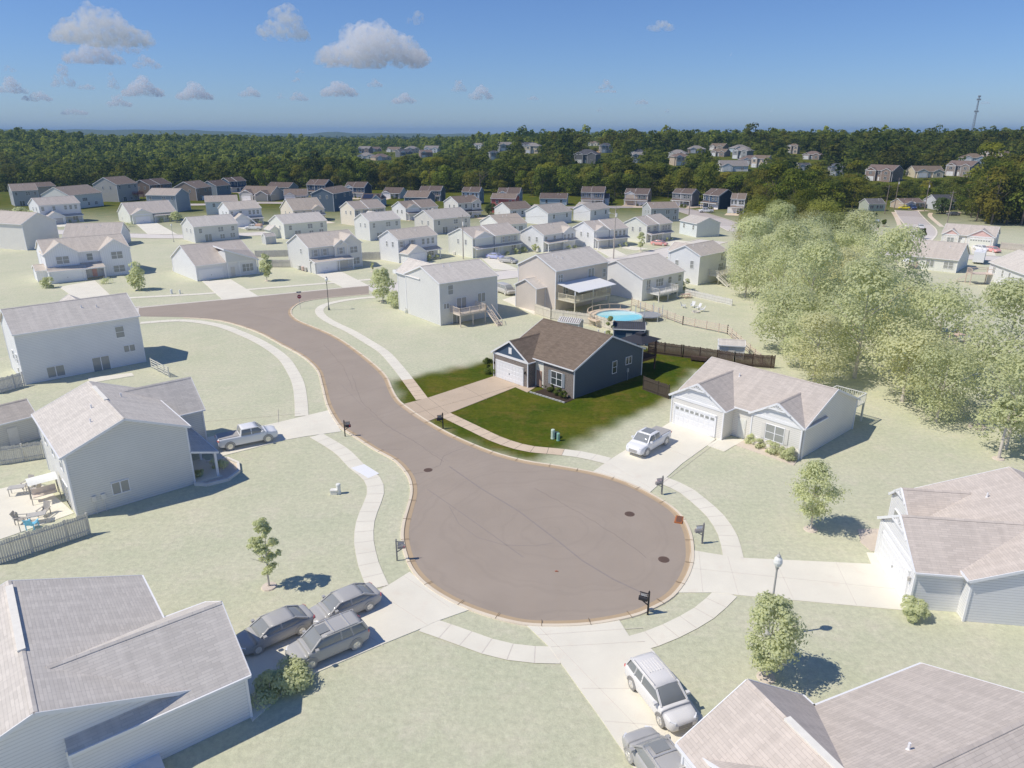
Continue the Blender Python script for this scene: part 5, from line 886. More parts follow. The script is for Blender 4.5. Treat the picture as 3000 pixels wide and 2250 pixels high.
# the far wood, one mass
def mass(name,pts,nl,size,m,seed,hs=(8,18),f=0):
    g=np.random.default_rng(seed);bank=[leaf_cloud(8,nl,size,14,11.5,.5,seed+i,'round') for i in range(6)]
    Vs=[];T=[]
    for i,(x,y,hm) in enumerate(pts):
        V,t=bank[i%6];s=g.uniform(hs[0],hs[1])/14;s=min(s,hm*1.1) if hm<1 else s;a=g.uniform(0,6.28);c,sn=math.cos(a),math.sin(a)
        tall=1.28 if (g.random()<.06 and hm>=1) else 1;W=V*np.array([s*1.15,s*1.15,s*tall]); W=np.stack([W[:,0]*c-W[:,1]*sn+x,W[:,0]*sn+W[:,1]*c+y,W[:,2]+hz(x,y)-.5],1); Vs.append(W);T.append(np.clip(t+g.uniform(-.45,.5),0,1))
    if not pts: return
    return struct(obj(name,leaf_mesh(name,np.concatenate(Vs),np.concatenate(T),m)),'stuff')
fa=[p for p in far if p[1]<650];fb=[p for p in far if p[1]>=650]
mid=[p for i,p in enumerate(fa) if i%4]; aut=[p for i,p in enumerate(fa) if i%4==0]
mass('far_wood',mid,260,.62,leafm(0,WL,'far',0),21); mass('far_wood',aut,260,.62,leafm(0,dict(dark=(.05,.065,.01),light=(.2,.2,.03),warm=(.24,.17,.02)),'far_yellow',0),22)
mass('far_wood',fb,120,1.0,leafm(0,WL,'far',0),23)
fc=[]
y=1500
while y<4200:
    st=y*.016; x=-y*.8
    while x<y*.8: fc.append((x+r_.uniform(-.5,.5)*st,y+r_.uniform(-.5,.5)*st,1)); x+=st
    y+=st*1.3
mass('far_wood',fc,60,3.2,leafm(0,WL,'far',0),24,(8,16))
# yard trees
def yard_tree(x,y,Hh,W,label,shape='oval',f=None,nl=1400,size=.17,base=.22,seed=0,pal=VL,name='tree',r=.09,nb=14,cat='tree',ring=True):
    f=veil_at(x,y) if f is None else f;t=thing(name,label,cat,(x,y,hz(x,y)),seed*1.3)
    hi_=math.hypot(x,y)<90
    V,tt=leaf_cloud(int(nb*(2.2 if hi_ else 1)),int(nl*(2.3 if hi_ else 1)),size*(.62 if hi_ else 1),Hh,W*(1.12 if hi_ else 1),Hh*base,seed,shape,rk=.62 if hi_ else 1); obj('crown',leaf_mesh('crown',V,tt,leafm(f,pal,'yard',0)),t)
    trunk(Hh,r,seed,Hh*base,7,W).build('trunk',barkm(f),t)
    if ring: m=MB();m.lathe((0,0,0),[(.55,0),(.5,.09),(.1,.12)],12);m.build('mulch_ring',mat('mulch',(.2,.13,.08),.95,f),t)
    return t
for a in DATA['yard']: 
    yard_tree(*a[:4],a[4],**a[5])
def bush(x,y,w_,h_,label,f=None,pal=VL,seed=1,n=500,size=.09,cat='shrub',name='shrub'):
    f=veil_at(x,y) if f is None else f
    V,tt=leaf_cloud(7,n,size,h_,w_,0,seed,'round'); m=leaf_mesh('foliage',V,tt,leafm(f,pal,'shrub',0)); t=thing(name,label,cat,(x,y,0));obj('foliage',m,t)
    b=MB();b.cone((0,0,-.1),(0,0,h_*.7),.05,.02,6);b.build('stem',barkm(f),t)
sv_={}
for i,(x,y,f) in enumerate(SHR):
    k=(f,i%3)
    if k not in sv_:
        V,tt=leaf_cloud(6,170,.16,1.1,1.4,0,i+70,'round'); sv_[k]=leaf_mesh('shrub',V,tt,leafm(f,VL,'shrub',0))
    o=obj('shrub',sv_[k],None,(x,y,0),i);s_=.8+.5*((i*37)%10)/10;o.scale=(s_,s_,s_);tag(o,'small green shrub in the front bed of a house in the rear rows','shrub','shrubs along the rear house fronts')
for a in DATA['bush']: bush(*a[:5],**a[5])
# ------------------------------------------------------------ vehicles
CARC=dict(silver=(.42,.43,.46),black=(.045,.05,.06),white=(.78,.78,.78),blue=(.03,.06,.4),grey=(.12,.12,.12),red=(.5,.02,.02),yellow=(.7,.5,.02),navy=(.03,.05,.13),lblue=(.35,.45,.6))
def loft(secs,mi=0,caps=True):
    """secs: list of (x, [(y,z)...]) half profiles from centre bottom round to centre top"""
    m=MB();rows=[]
    for x,pr in secs: rows.append([(x,y,z) for y,z in pr]+[(x,-y,z) for y,z in pr[::-1]])
    n=len(rows[0])
    for A,B in zip(rows,rows[1:]):
        for i in range(n): j=(i+1)%n; m.poly([A[i],A[j],B[j],B[i]],mi=mi)
    if caps: m.poly(rows[0][::-1],mi=mi); m.poly(rows[-1],mi=mi)
    return m
def smoothmesh(m,name,mats,lv=2,angle=40):
    import bmesh
    me=m.mesh(name,mats); bm=bmesh.new(); bm.from_mesh(me); bmesh.ops.remove_doubles(bm,verts=bm.verts,dist=.0005); bmesh.ops.recalc_face_normals(bm,faces=bm.faces)
    for _ in range(lv): 
        bmesh.ops.subdivide_edges(bm,edges=bm.edges[:],cuts=1,use_grid_fill=True); bmesh.ops.smooth_vert(bm,verts=bm.verts,factor=.38,use_axis_x=True,use_axis_y=True,use_axis_z=True)
    bm.to_mesh(me); bm.free(); me.polygons.foreach_set('use_smooth',[True]*len(me.polygons)); return me
def vehicle(kind,col,x,y,ang,label,hi=True,boom=0):
    f=veil_at(x,y); 
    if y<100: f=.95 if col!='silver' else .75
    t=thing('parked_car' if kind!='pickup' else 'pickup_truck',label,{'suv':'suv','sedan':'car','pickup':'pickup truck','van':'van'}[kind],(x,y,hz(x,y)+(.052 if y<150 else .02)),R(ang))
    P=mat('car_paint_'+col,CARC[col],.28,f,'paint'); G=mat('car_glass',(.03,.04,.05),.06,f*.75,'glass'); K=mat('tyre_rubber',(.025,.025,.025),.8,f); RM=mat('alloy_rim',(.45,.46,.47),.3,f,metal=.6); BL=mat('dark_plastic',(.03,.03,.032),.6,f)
    S={'suv':dict(L=4.85,W=.95,hood=1.05,belt=1.12,roof=1.74,wb=2.9,wr=.37,c0=-2.3,c1=.62,w0=1.35,r0=-2.0,gc=.22),
       'sedan':dict(L=4.75,W=.91,hood=.92,belt=.98,roof=1.43,wb=2.8,wr=.33,c0=-1.95,c1=.55,w0=1.25,r0=-1.15,gc=.17),
       'pickup':dict(L=5.85,W=1.0,hood=1.22,belt=1.28,roof=1.93,wb=3.7,wr=.42,c0=-.75,c1=1.05,w0=1.65,r0=-.6,gc=.33),
       'van':dict(L=5.1,W=.99,hood=1.1,belt=1.15,roof=1.85,wb=3.0,wr=.35,c0=-2.4,c1=1.1,w0=1.9,r0=-2.3,gc=.2)}[kind]
    L,W,hd,bt,rf,wb,wr=[S[k] for k in('L','W','hood','belt','roof','wb','wr')];g=S['gc'];h=L/2
    def prof(w,zb,zt,k=.9): return [(0,zb),(w*.88,zb),(w*.98,zb+.12),(w,(zb+zt)*.5),(w*.97,zt-.1),(w*k,zt),(0,zt+.02)]
    bed=kind=='pickup'
    xs=[(-h,.86,g+.25,bt-.08),(-h+.12,.95,g+.08,bt),(-h+.6,1,g,bt),(-wb/2,1,g,bt),(0,1,g,bt),(S['w0']-.1,1,g,bt-.01),(S['w0']+.25,1,g,hd+.03),(wb/2,1,g,hd),(h-.35,.96,g+.02,hd-.08),(h-.08,.87,g+.1,hd-.2),(h,.74,g+.2,hd-.36)]
    me=smoothmesh(loft([(a,prof(W*b,c,d)) for a,b,c,d in xs]),'body',[P],1); body=obj('body',me,t)
    # cabin
    c0,c1,w0,r0=S['c0'],S['c1'],S['w0'],S['r0']
    def cp(w,z0,z1,k): return [(0,z0),(w*.93,z0),(w*.9,(z0+z1)/2),(w*k,z1-.05),(w*k*.85,z1),(0,z1+.02)]
    gl=loft([(c0-.02,cp(W*.9,bt-.15,bt+.05,.86)),(r0,cp(W*.97,bt-.15,rf-.07,.74)),(r0+.5,cp(W,bt-.15,rf-.03,.77)),((r0+c1)/2,cp(W,bt-.15,rf,.78)),(c1,cp(W*.98,bt-.15,rf-.05,.75)),(w0,cp(W*.92,bt-.2,bt+.0,.88))])
    obj('windows',smoothmesh(gl,'windows',[G],1),t)
    rt=loft([(r0-.02,[(0,rf-.12),(W*.72,rf-.13),(W*.74,rf-.06),(W*.55,rf-.02),(0,rf)]),(r0+.5,[(0,rf-.1),(W*.78,rf-.12),(W*.78,rf-.04),(W*.6,rf+.01),(0,rf+.03)]),((r0+c1)/2,[(0,rf-.1),(W*.79,rf-.12),(W*.79,rf-.03),(W*.6,rf+.02),(0,rf+.045)]),(c1-.02,[(0,rf-.1),(W*.76,rf-.13),(W*.76,rf-.07),(W*.58,rf-.03),(0,rf-.005)])])
    obj('roof',smoothmesh(rt,'roof',[P],1),t)
    for s in(-1,1):
        pl=MB();pl.beam((c1,s*W*.74,rf-.07),(w0-.02,s*W*.86,bt-.02),.1,.07); pl.beam((r0,s*W*.75,rf-.08),(c0+.02,s*W*.84,bt),.16 if kind!='sedan' else .12,.1)
        xm=(c1+r0)/2+.1; pl.beam((xm,s*W*.78,rf-.06),(xm,s*W*.915,bt),.1,.06)
        if kind=='suv' or kind=='van': pl.beam((r0+.75,s*W*.77,rf-.06),(r0+.65,s*W*.92,bt),.16,.06)
        pl.beam((r0,s*W*.78,rf-.07),(c1,s*W*.78,rf-.06),.07,.06);pl.build('pillars',P,t)
    for sx in(-1,1):
        for s in(-1,1):
            wx=sx*wb/2
            m=MB();m.cone((wx,s*(W-.22),wr),(wx,s*(W+.015),wr),wr,wr,20);ty=m.build('wheel',K,t)
            m=MB();m.cone((wx,s*(W+.0),wr),(wx,s*(W+.03),wr),wr*.66,wr*.62,16)
            for q in range(5): a=q*2*PI/5;m.beam((wx,s*(W+.03),wr),(wx+wr*.6*math.cos(a),s*(W+.035),wr+wr*.6*math.sin(a)),.05,.03)
            m.build('rim',[RM],ty)
            m=MB()
            for q in range(9):
                a0=PI*q/9;a1=PI*(q+1)/9;ra=wr*1.16;m.beam((wx+ra*math.cos(a0),s*(W-.01),wr+ra*math.sin(a0)),(wx+ra*math.cos(a1),s*(W-.01),wr+ra*math.sin(a1)),.08,.06,up=(0,1,0))
            m.build('wheel_arch',BL if kind in('suv','pickup') else P,t)
    HLm=mat('headlight_glass',(.75,.77,.8),.1,f,'glass');TL=mat('tail_light',(.45,.02,.02),.25,f*.6,'glass')
    for s in(-1,1):
        m=MB();m.beam((h-.3,s*W*.86,hd-.2),(h-.06,s*W*.6,hd-.26),.12,.14);m.build('headlight',HLm,t)
        m=MB();m.beam((-h+.1,s*W*.93,bt-.16),(-h+.0,s*W*.66,bt-.18),.1,.16);m.build('tail_light',TL,t)
        m=MB();m.box(w0-.42,w0-.22,min(s*(W-.02),s*(W+.2)),max(s*(W-.02),s*(W+.2)),bt+.02,bt+.17);m.build('wing_mirror',P,t)
    m=MB();m.box(h-.12,h+.005,-W*.45,W*.45,g+.22,hd-.38);m.build('grille',BL,t)
    m=MB();m.box(-h-.02,-h+.04,-.2,.2,bt-.42,bt-.3);m.build('number_plate',trim(f),t)
    if kind=='suv':
        for s in(-1,1): m=MB();m.beam((r0+.3,s*W*.72,rf+.02),(c1-.25,s*W*.72,rf+.03),.04,.05);m.build('roof_rail',RM,t)
        if col=='silver':
            m=MB()
            for i in range(6): m.beam((r0+.5,-.42+.168*i,rf+.035),(c1-1.1,-.42+.168*i,rf+.05),.05,.03)
            m.build('roof_ribs',P,t)
        else:
            m=MB();m.beam((-.2,-.7,rf+.06),(-.2,.7,rf+.06),.05,.04);m.beam((-1.2,-.7,rf+.06),(-1.2,.7,rf+.06),.05,.04);m.build('roof_bars',RM,t);m=MB();m.box(-.05,.6,-.42,.42,rf+.01,rf+.045);m.build('sunroof',G,t)
    if bed:
        m=MB();m.box(-h+.12,c0-.1,-W*.84,W*.84,bt-.02,bt+.05);m.build('bed_cover',mat('bed_cover',(.03,.03,.035),.6,f),t)
        if y<100 and x>0: m=MB();m.box(-.35,.75,-.5,.5,rf+.02,rf+.06);m.build('sunroof',G,t)
        if boom:
            m=MB();m.box(-2.7,-1.0,-.9,.9,bt+.05,bt+.7);m.build('utility_box',mat('orange_panel',(.6,.12,.04),.5,f),t);m=MB();m.beam((-1.2,0,bt+.7),(1.6,.3,bt+3.2),.25);m.build('boom',trim(f),t)
for v in DATA['veh']: vehicle(*v[:6],**v[6])
# camper trailer
PT=DATA['pt']
def rv():
    x,y=PT['rv'];f=veil_at(x,y);t=thing('camper_trailer','white camper trailer parked beside the beige ranch','trailer',(x,y,0),R(55));m=MB()
    prof_=[(-3.4,.5),(3.2,.5),(3.6,1.2),(3.3,2.8),(-3.4,2.9)]
    for s in(-1.15,1.15): q=[(a,s,b) for a,b in prof_]; m.poly(q if s<0 else q[::-1])
    for i in range(5): a,b=prof_[i],prof_[(i+1)%5]; m.poly([(b[0],-1.15,b[1]),(a[0],-1.15,a[1]),(a[0],1.15,a[1]),(b[0],1.15,b[1])][::-1])
    m.build('body',trim(f),t)
    for a in(-2,.2,2): m=MB();m.box(a-.45,a+.45,-1.18,-1.14,1.6,2.2);m.build('window',glass(f),t)
    m=MB();m.box(1,1.7,-1.2,-1.15,.6,2.4);m.build('door',mat('rv_door',(.6,.6,.6),.5,f),t);m=MB();m.box(-1,0,-.4,.4,2.9,3.15);m.build('air_conditioner',trim(f),t)
    for a in(-.5,.4):
        for s in(-1,1): m=MB();m.cone((a,s*1.0,.35),(a,s*1.2,.35),.35,.35,14);m.build('wheel',mat('tyre_rubber',(.025,.025,.025),.8,f),t)
rv()
# ------------------------------------------------------------ street furniture
BLK=mat('black_metal',(.018,.018,.02),.4)
def text(s,parent,loc,rot,size,m,name='lettering'):
    c=bpy.data.curves.new(name,'FONT');c.body=s;c.size=size;c.extrude=.003;c.align_x='CENTER';c.align_y='CENTER';c.materials.append(m);o=bpy.data.objects.new(name,c);COL.objects.link(o);o.parent=parent;o.location=loc;o.rotation_euler=rot
    dg=bpy.context.evaluated_depsgraph_get(); me=bpy.data.meshes.new_from_object(o.evaluated_get(dg)); bpy.data.objects.remove(o); o=bpy.data.objects.new(name,me);COL.objects.link(o);o.parent=parent;o.location=loc;o.rotation_euler=rot; return o
for x,y,a,lab,st in DATA['mail']:
    f={'p':0,'r':0,'g':.8,'w':.8,'r2':.8}[st]; mm=mat('mailbox_black',(.018,.018,.022),.4,f); t=thing('mailbox',lab,'mailbox',(x,y,0),R(a))
    m=MB();m.beam((0,0,-.3),(0,0,1.75),.11);m.cone((0,0,1.75),(0,0,1.9),.075,.005,4);m.beam((0,0,1.62),(.62,0,1.62),.05,.04);m.beam((.05,0,.75),(.45,0,1.02),.06);m.build('post',mm,t)
    m=MB();n=8;Z=1.05;w=.13
    ring=lambda X:[(X,-w,Z),(X,-w,Z+.14)]+[(X,w*math.sin(q),Z+.14+w*math.cos(q)) for q in [(-PI/2+PI*i/n) for i in range(1,n)]]+[(X,w,Z+.14),(X,w,Z)]
    A,B=ring(.08),ring(.66);m.poly(A);m.poly(B[::-1])
    for i in range(len(A)): j=(i+1)%len(A);m.poly([A[j],A[i],B[i],B[j]])
    m.build('box',mm,t)
    m=MB();m.box(.1,.58,-.015,.015,1.36,1.56);pl=m.build('name_plate',mm if st not in('w','r2') else mat('plate_'+st,(.7,.7,.7) if st=='w' else (.6,.3,.32),.5,f),t)
    if st in('p','r','g'):
        m=MB()
        for s in(-1,1):
            m.box(.13,.55,s*.02-.004,s*.02+.004,1.38,1.40);m.box(.13,.55,s*.02-.004,s*.02+.004,1.52,1.54)
            for i in range(5): m.box(.17+.075*i,.21+.075*i,s*.02-.004,s*.02+.004,1.43,1.49)
        m.build('lettering',mat('plate_white',(.7,.7,.7),.5,0),pl)
    m=MB();m.box(.5,.62,-.16,-.14,1.2,1.28);m.box(.5,.53,-.16,-.14,1.1,1.28);m.build('flag',mat('flag_red',(.5,.02,.05),.5,0 if st=='r' else f),t)
for i,(x,y,lab) in enumerate(DATA['lamp']):
    f=veil_at(x,y);pm=mat('lamp_post_paint',(.03,.035,.035),.5,f if i!=1 else .35);t=thing('street_lamp',lab,'street lamp',(x,y,0),0);s=1.15 if i<2 else 1
    m=MB();m.lathe((0,0,0),[(.16,-.2),(.16,.25),(.09,.4),(.06,.8),(.05,4.3),(.09,4.4),(.1,4.5)],12);m.build('post',pm,t)
    m=MB();m.lathe((0,0,4.5),[(.1,0),(.2,.12),(.24,.3),(.2,.5),(.1,.62),(.001,.66)],14);m.build('globe',mat('lamp_globe',(.7,.66,.5),.3,f,'glass'),t,smooth=True)
    m=MB();m.lathe((0,0,5.14),[(.13,0),(.1,.06),(.02,.12),(.015,.25),(.001,.27)],10);m.build('cap',pm,t);t.scale=(s,s,s)
x,y=DATA['stop'];t=thing('stop_sign','red octagonal stop sign with blue street name blade at the corner','road sign',(x,y,0),R(18))
m=MB();m.beam((0,0,-.3),(0,0,3.2),.06);m.build('post',mat('sign_post',(.35,.36,.36),.5,.5),t)
m=MB();q=[(.38*math.cos(PI/8+i*PI/4),.38*math.sin(PI/8+i*PI/4)) for i in range(8)];Z=2.25
m.poly([(a,-.05,Z+b) for a,b in q]);m.poly([(a,-.03,Z+b) for a,b in q][::-1])
for i in range(8): a,b=q[i],q[(i+1)%8];m.poly([(b[0],-.05,Z+b[1]),(a[0],-.05,Z+a[1]),(a[0],-.03,Z+a[1]),(b[0],-.03,Z+b[1])])
op=m.build('sign_plate',mat('stop_red',(.22,.035,.05),.5),t);text('STOP',op,(0,-.055,Z),(PI/2,0,0),.24,mat('plate_white',(.7,.7,.7),.5))
m=MB();m.box(-.42,.42,-.02,.02,2.95,3.18);m.build('street_name_blade',mat('blade_blue',(.07,.1,.16),.5),t)
# pedestals, manholes, inlet
def ped(k,h_,r,col,lab,f=0,box=False):
    x,y=PT[k];m=MB()
    if box: m.box(x-.28,x+.28,y-.2,y+.2,-.1,h_-.08);m.box(x-.31,x+.31,y-.23,y+.23,h_-.08,h_)
    else: m.lathe((x,y,0),[(r*1.1,-.1),(r*1.1,.12),(r,.14),(r,h_-.12),(r*1.08,h_-.1),(r*.9,h_),(.001,h_+.02)],12)
    tag(m.build('utility_pedestal',mat('pedestal',col,.6,f),smooth=False),lab,'utility box')
ped('ped1',1.05,.2,(.42,.5,.42),'tall pale green utility pedestal on the green lawn');ped('ped2',.6,.2,(.05,.07,.07),'small dark utility box between the two green pedestals',box=True);ped('ped3',.85,.17,(.2,.36,.28),'shorter darker green utility pedestal on the green lawn')
ped('pedL',.95,.2,(.5,.55,.5),'pale upright pedestal on the left lawn by the walk',1);ped('pedL2',.45,.25,(.4,.42,.4),'low square utility box beside the left lawn pedestal',1,True);ped('pedF',.9,.2,(.6,.62,.6),'utility pedestal in front of the white farmhouse, left of two',1);ped('pedF2',.8,.17,(.5,.52,.5),'utility pedestal in front of the white farmhouse, right of two',1);ped('pedR',.9,.2,(.6,.62,.6),'utility pedestal on the lawn beside the beige ranch',.75)
for k,lab in(('mh1','rusty manhole cover at the neck of the cul-de-sac'),('mh2','rusty manhole cover at the upper right of the turning circle'),('mh3','rusty manhole cover near the right kerb of the turning circle')):
    x,y=PT[k];m=MB();m.cone((x,y,.0),(x,y,.022),.42,.42,20);m.cone((x,y,.022),(x,y,.03),.34,.33,20)
    for i in range(6): m.box(x-.25,x+.25,y-.26+.09*i,y-.22+.09*i,.03,.036)
    tag(m.build('manhole_cover',mat('rusty_iron',(.1,.068,.055),.85)),lab,'manhole')
x,y=PT['inlet'];t=thing('storm_drain','orange rusty storm drain inlet in the right kerb','drain',(x,y,0),R(70));m=MB();m.box(-.55,.55,-.32,.3,.02,.13);m.build('frame',mat('rust_orange',(.35,.12,.045),.9),t);m=MB()
for i in range(6): m.box(-.48+.17*i,-.38+.17*i,-.26,.2,.13,.15)
m.build('grate',mat('rusty_iron',(.1,.068,.055),.85),t)
m=MB()
for i in range(3): m.cone((PT['leaf'][0]+.07*i,PT['leaf'][1]+.05*(i%2),.014),(PT['leaf'][0]+.07*i+.05,PT['leaf'][1]+.03,.06),.08,.02,6)
tag(m.build('dropped_rag',mat('rag',(.3,.1,.06),.9)),'small reddish scrap lying on the turning circle','litter')
# poles, wires, mast
PW=[]
for i,(x,y,h_,lab) in enumerate(DATA['pole']):
    f=veil_at(x,y)*(.75);wmm=mat('pole_wood',(.16,.13,.11),.9,f,'wood');t=thing('utility_pole',lab,'utility pole',(x,y,hz(x,y)),R(30 if x<100 else 10));m=MB();m.cone((0,0,-.5),(0,0,h_),.17,.11,8);m.build('pole',wmm,t)
    if i!=6:
        m=MB();m.beam((-1.2,0,h_-.6),(1.2,0,h_-.6),.11,.13)
        for a in(-1.1,0,1.1): m.cone((a,0,h_-.55),(a,0,h_-.3),.05,.03,6)
        m.build('crossarm',wmm,t)
    if i in(0,1,2,3): m=MB();m.cone((.0,-.4,h_-2.6),(.0,-.4,h_-1.7),.24,.24,10);m.build('transformer',mat('transformer',(.4,.42,.43),.5,f),t)
    if i==1: m=MB();m.beam((0,0,h_-2),(-1.9,-.3,h_-1.5),.07);m.box(-2.3,-1.8,-.42,-.2,h_-1.6,h_-1.45);m.build('lamp_arm',trim(f),t)
    PW.append((x,y,hz(x,y)+h_))
def wire(a,b,lab,sag=1.2,f=0):
    m=MB();n=10;pr=None
    for i in range(n+1):
        u=i/n;p=(a[0]+(b[0]-a[0])*u,a[1]+(b[1]-a[1])*u,a[2]+(b[2]-a[2])*u-sag*4*u*(1-u))
        if pr: m.beam(pr,p,.035)
        pr=p
    tag(m.build('overhead_wire',mat('wire',(.05,.05,.05),.6,f)),lab,'cable')
for i,j,l in((2,3,'overhead wire between the two tallest far right poles'),(4,2,'overhead wire left of the tallest far right pole'),(3,5,'overhead wire running down to the pole by the red-gabled ranch'),(0,1,'overhead wire between the poles behind the middle houses')): wire(PW[i],PW[j],l,1.5,.0 if i>1 else .6)
x,y,zt=DATA['tower'];z0=hz(x,y);t=thing('radio_mast','tall lattice radio mast with antennas on the right skyline','mast',(x,y,z0),.3);m=MB();Hh=zt-z0
sm=mat('mast_steel',(.22,.24,.26),.6);tri=lambda z:[((2.1-1.5*z/Hh)*math.cos(a),(2.1-1.5*z/Hh)*math.sin(a),z) for a in(0.5,2.6,4.7)]
n=22
for i in range(n):
    A,B=tri(Hh*i/n),tri(Hh*(i+1)/n)
    for k in range(3): m.beam(A[k],B[k],.26);m.beam(A[k],B[(k+1)%3],.12);m.beam(A[(k+1)%3],B[k],.12);m.beam(B[k],B[(k+1)%3],.1)
m.build('lattice',sm,t)
for zz,r in((Hh*.7,2.2),(Hh*.93,2.0),(Hh*.99,1.2)):
    m=MB()
    for k in range(6): a=k*PI/3;m.box(r*math.cos(a)-.25,r*math.cos(a)+.25,r*math.sin(a)-.25,r*math.sin(a)+.25,zz-.9,zz+.9);m.beam((0,0,zz),(r*math.cos(a),r*math.sin(a),zz),.12)
    m.build('antenna_ring',sm,t)
# ------------------------------------------------------------ fences
def fence(key,h_,col,lab,style='picket',f=None,wide=.14):
    P=DATA['fences'][key];f=veil_at(*P[0]) if f is None else f;cm_=mat('fence_wood' if style!='vinyl' else 'fence_vinyl',col,.9,f,'wood' if style!='vinyl' else 'plain')
    t=thing('fence',lab,'fence',(P[0][0],P[0][1],0));o=P[0];m=MB();r=random.Random(len(key)+int(h_*10));pm=MB()
    for a,b in zip(P,P[1:]):
        L=math.dist(a,b);ux,uy=(b[0]-a[0])/L,(b[1]-a[1])/L;q=lambda s:(a[0]+ux*s-o[0],a[1]+uy*s-o[1])
        if style=='rail':
            for z in(.3,.65,1.0,1.3): m.beam((*q(0),z),(*q(L),z),.04,.13)
            st=2.2
        else:
            n=int(L/(wide+.02))
            for i in range(n): s=i*(wide+.02);p0,p1=q(s),q(s+wide);hh=h_+r.uniform(-.05,.05);m.beam((*q(s+wide/2),-.05),(*q(s+wide/2),hh),.022,wide,up=(ux,uy,0))
            for z in(.35,h_-.35): m.beam((q(0)[0]+uy*.05,q(0)[1]-ux*.05,z),(q(L)[0]+uy*.05,q(L)[1]-ux*.05,z),.05,.09)
            st=2.4
        for i in range(int(L/st)+2): s=min(L,i*st);p=q(s);pm.beam((*p,-.3),(*p,h_+.08),.12)
    m.build('rails' if style=='rail' else 'boards',cm_,t);pm.build('posts',cm_,t)
fence('F1',1.8,(.2,.19,.15),'grey board fence closing the lower left patio');fence('F2',1.8,(.17,.17,.16),'weathered board fence at the left edge above the patio');fence('F3',1.8,(.18,.18,.18),'short board fence at the left corner of the dark two storey house')
fence('F4',1.35,(.3,.26,.22),'short rail fence right of the dark two storey house','rail');fence('F5',1.75,(.075,.06,.045),'dark brown board fence running from the back corner of the navy ranch',f=0);fence('F6',1.8,(.085,.06,.045),'long dark picket fence behind the back yard of the navy ranch',f=0)
fence('F7',1.45,(.3,.14,.08),'long reddish brown rail fence between the deck houses and the grove','rail');fence('F8',1.85,(.38,.24,.17),'tan board fence behind the roof of the navy ranch');fence('F9',1.8,(.16,.15,.14),'dark board fence left of the shuttered house')
fence('F9b',1.7,(.15,.14,.13),'upper dark fence behind the board fence left of the shuttered house');fence('F10',1.9,(.17,.16,.15),'dark board fence between the shuttered house and the pale blue one');fence('F11',1.2,(.4,.37,.3),'pale picket fence below the stairs of the white gabled house')
fence('F12',1.8,(.7,.7,.7),'white vinyl fence beside the dark brown house','vinyl');fence('F13',1.6,(.2,.16,.13),'dark fence at the far left edge','rail');fence('F14',1.9,(.12,.09,.07),'dark fence right of the red-gabled ranch')
# ------------------------------------------------------------ sheds and yards
def shed(k,w_,d_,ev,rise,rot,wall,roof,lab,f=None,metal=False,name='garden_shed'):
    x,y=PT[k];f=veil_at(x,y) if f is None else f;h=House(name,lab,x,y,rot,w_,d_,ev,rise,wall=wall,roof=roof,f=f,cat='shed');h.body(-w_/2,w_/2,-d_/2,d_/2,ev,rise,OV=.12,og=.1,th=.06)
    m=MB();m.box(-.45,.45,-d_/2-.05,-d_/2-.01,.05,min(1.9,ev-.15));m.build('door',mat('shed_door',(.3,.3,.3),.6,f),h.t);return h
WALLC['cobalt']=(.03,.07,.13)
h=shed('shed',4.6,2.9,2.5,.8,-8,'cobalt','c','dark blue shed with ribbed metal roof behind the navy ranch',0)
m=MB()
for i in range(16): xx=-2.35+i*.31;m.beam((xx,-1.6,2.52),(xx,0,3.34),.05,.05);m.beam((xx,1.6,2.52),(xx,0,3.34),.05,.05)
m.build('roof_ribs',mat('blue_metal',(.05,.065,.1),.4),h.t)
h=shed('shed2',3.4,1.8,2.2,.5,-25,'grey','g','small shed with striped metal roof at the tan board fence',.4)
m=MB()
for i in range(10): xx=-1.6+i*.35;m.beam((xx,-1.05,2.24),(xx,0,2.76),.1,.04)
m.build('roof_ribs',trim(.5),h.t)
h=shed('wshed',3.4,2.4,2.0,.55,-12,'white','g','white metal garden shed beside the reddish rail fence',1);h=shed('lshed',4.5,4.0,2.6,1.3,50,'dgrey','t','dark shed with tan roof at the left edge above the patio fence',1);h=shed('blueshed',3.0,2.6,2.2,.8,40,'bgrey','g','small blue-grey barn shed behind the dark fence left of the shuttered house',.8)
# pool with deck
x,y=PT['pool'];t=thing('swimming_pool','round above-ground pool with bright blue water behind the navy ranch','pool',(x,y,0));m=MB();m.lathe((0,0,0),[(3.9,-.1),(3.9,1.2)],36);m.build('pool_wall',mat('pool_wall',(.6,.62,.62),.5,.7),t);m=MB();m.lathe((0,0,1.2),[(3.75,0),(3.75,.06),(4.0,.06),(4.0,0)],36);m.build('rim',trim(.5),t)
m=MB();m.cone((0,0,1.0),(0,0,1.08),3.78,3.78,36);m.build('water',mat('pool_water',(.12,.5,.62),.08,.35,'water'),t)
m=MB();m.poly([(3.74*math.cos(a),3.74*math.sin(a),1.085) for a in [R(20+i*8) for i in range(20)]]+[(-1,.6,1.085)]) ;m.build('pale_liner',mat('pool_shallow',(.3,.66,.78),.1,.35,'water'),t)
t=thing('pool_deck','wooden deck wrapped round the left and back of the blue pool','deck',(x,y,0));dm=mat('deck_wood',(.38,.24,.14),.85,.75,'wood');m=MB();q=[(4.1*math.cos(R(a)),4.1*math.sin(R(a))) for a in range(60,230,10)]+[(5.6*math.cos(R(a)),5.6*math.sin(R(a))) for a in range(220,50,-10)];m.prism(q,1.0,1.15);m.build('boards',dm,t)
m=MB()
for a in range(60,230,20): m.beam((5.4*math.cos(R(a)),5.4*math.sin(R(a)),-.1),(5.4*math.cos(R(a)),5.4*math.sin(R(a)),2.0),.1)
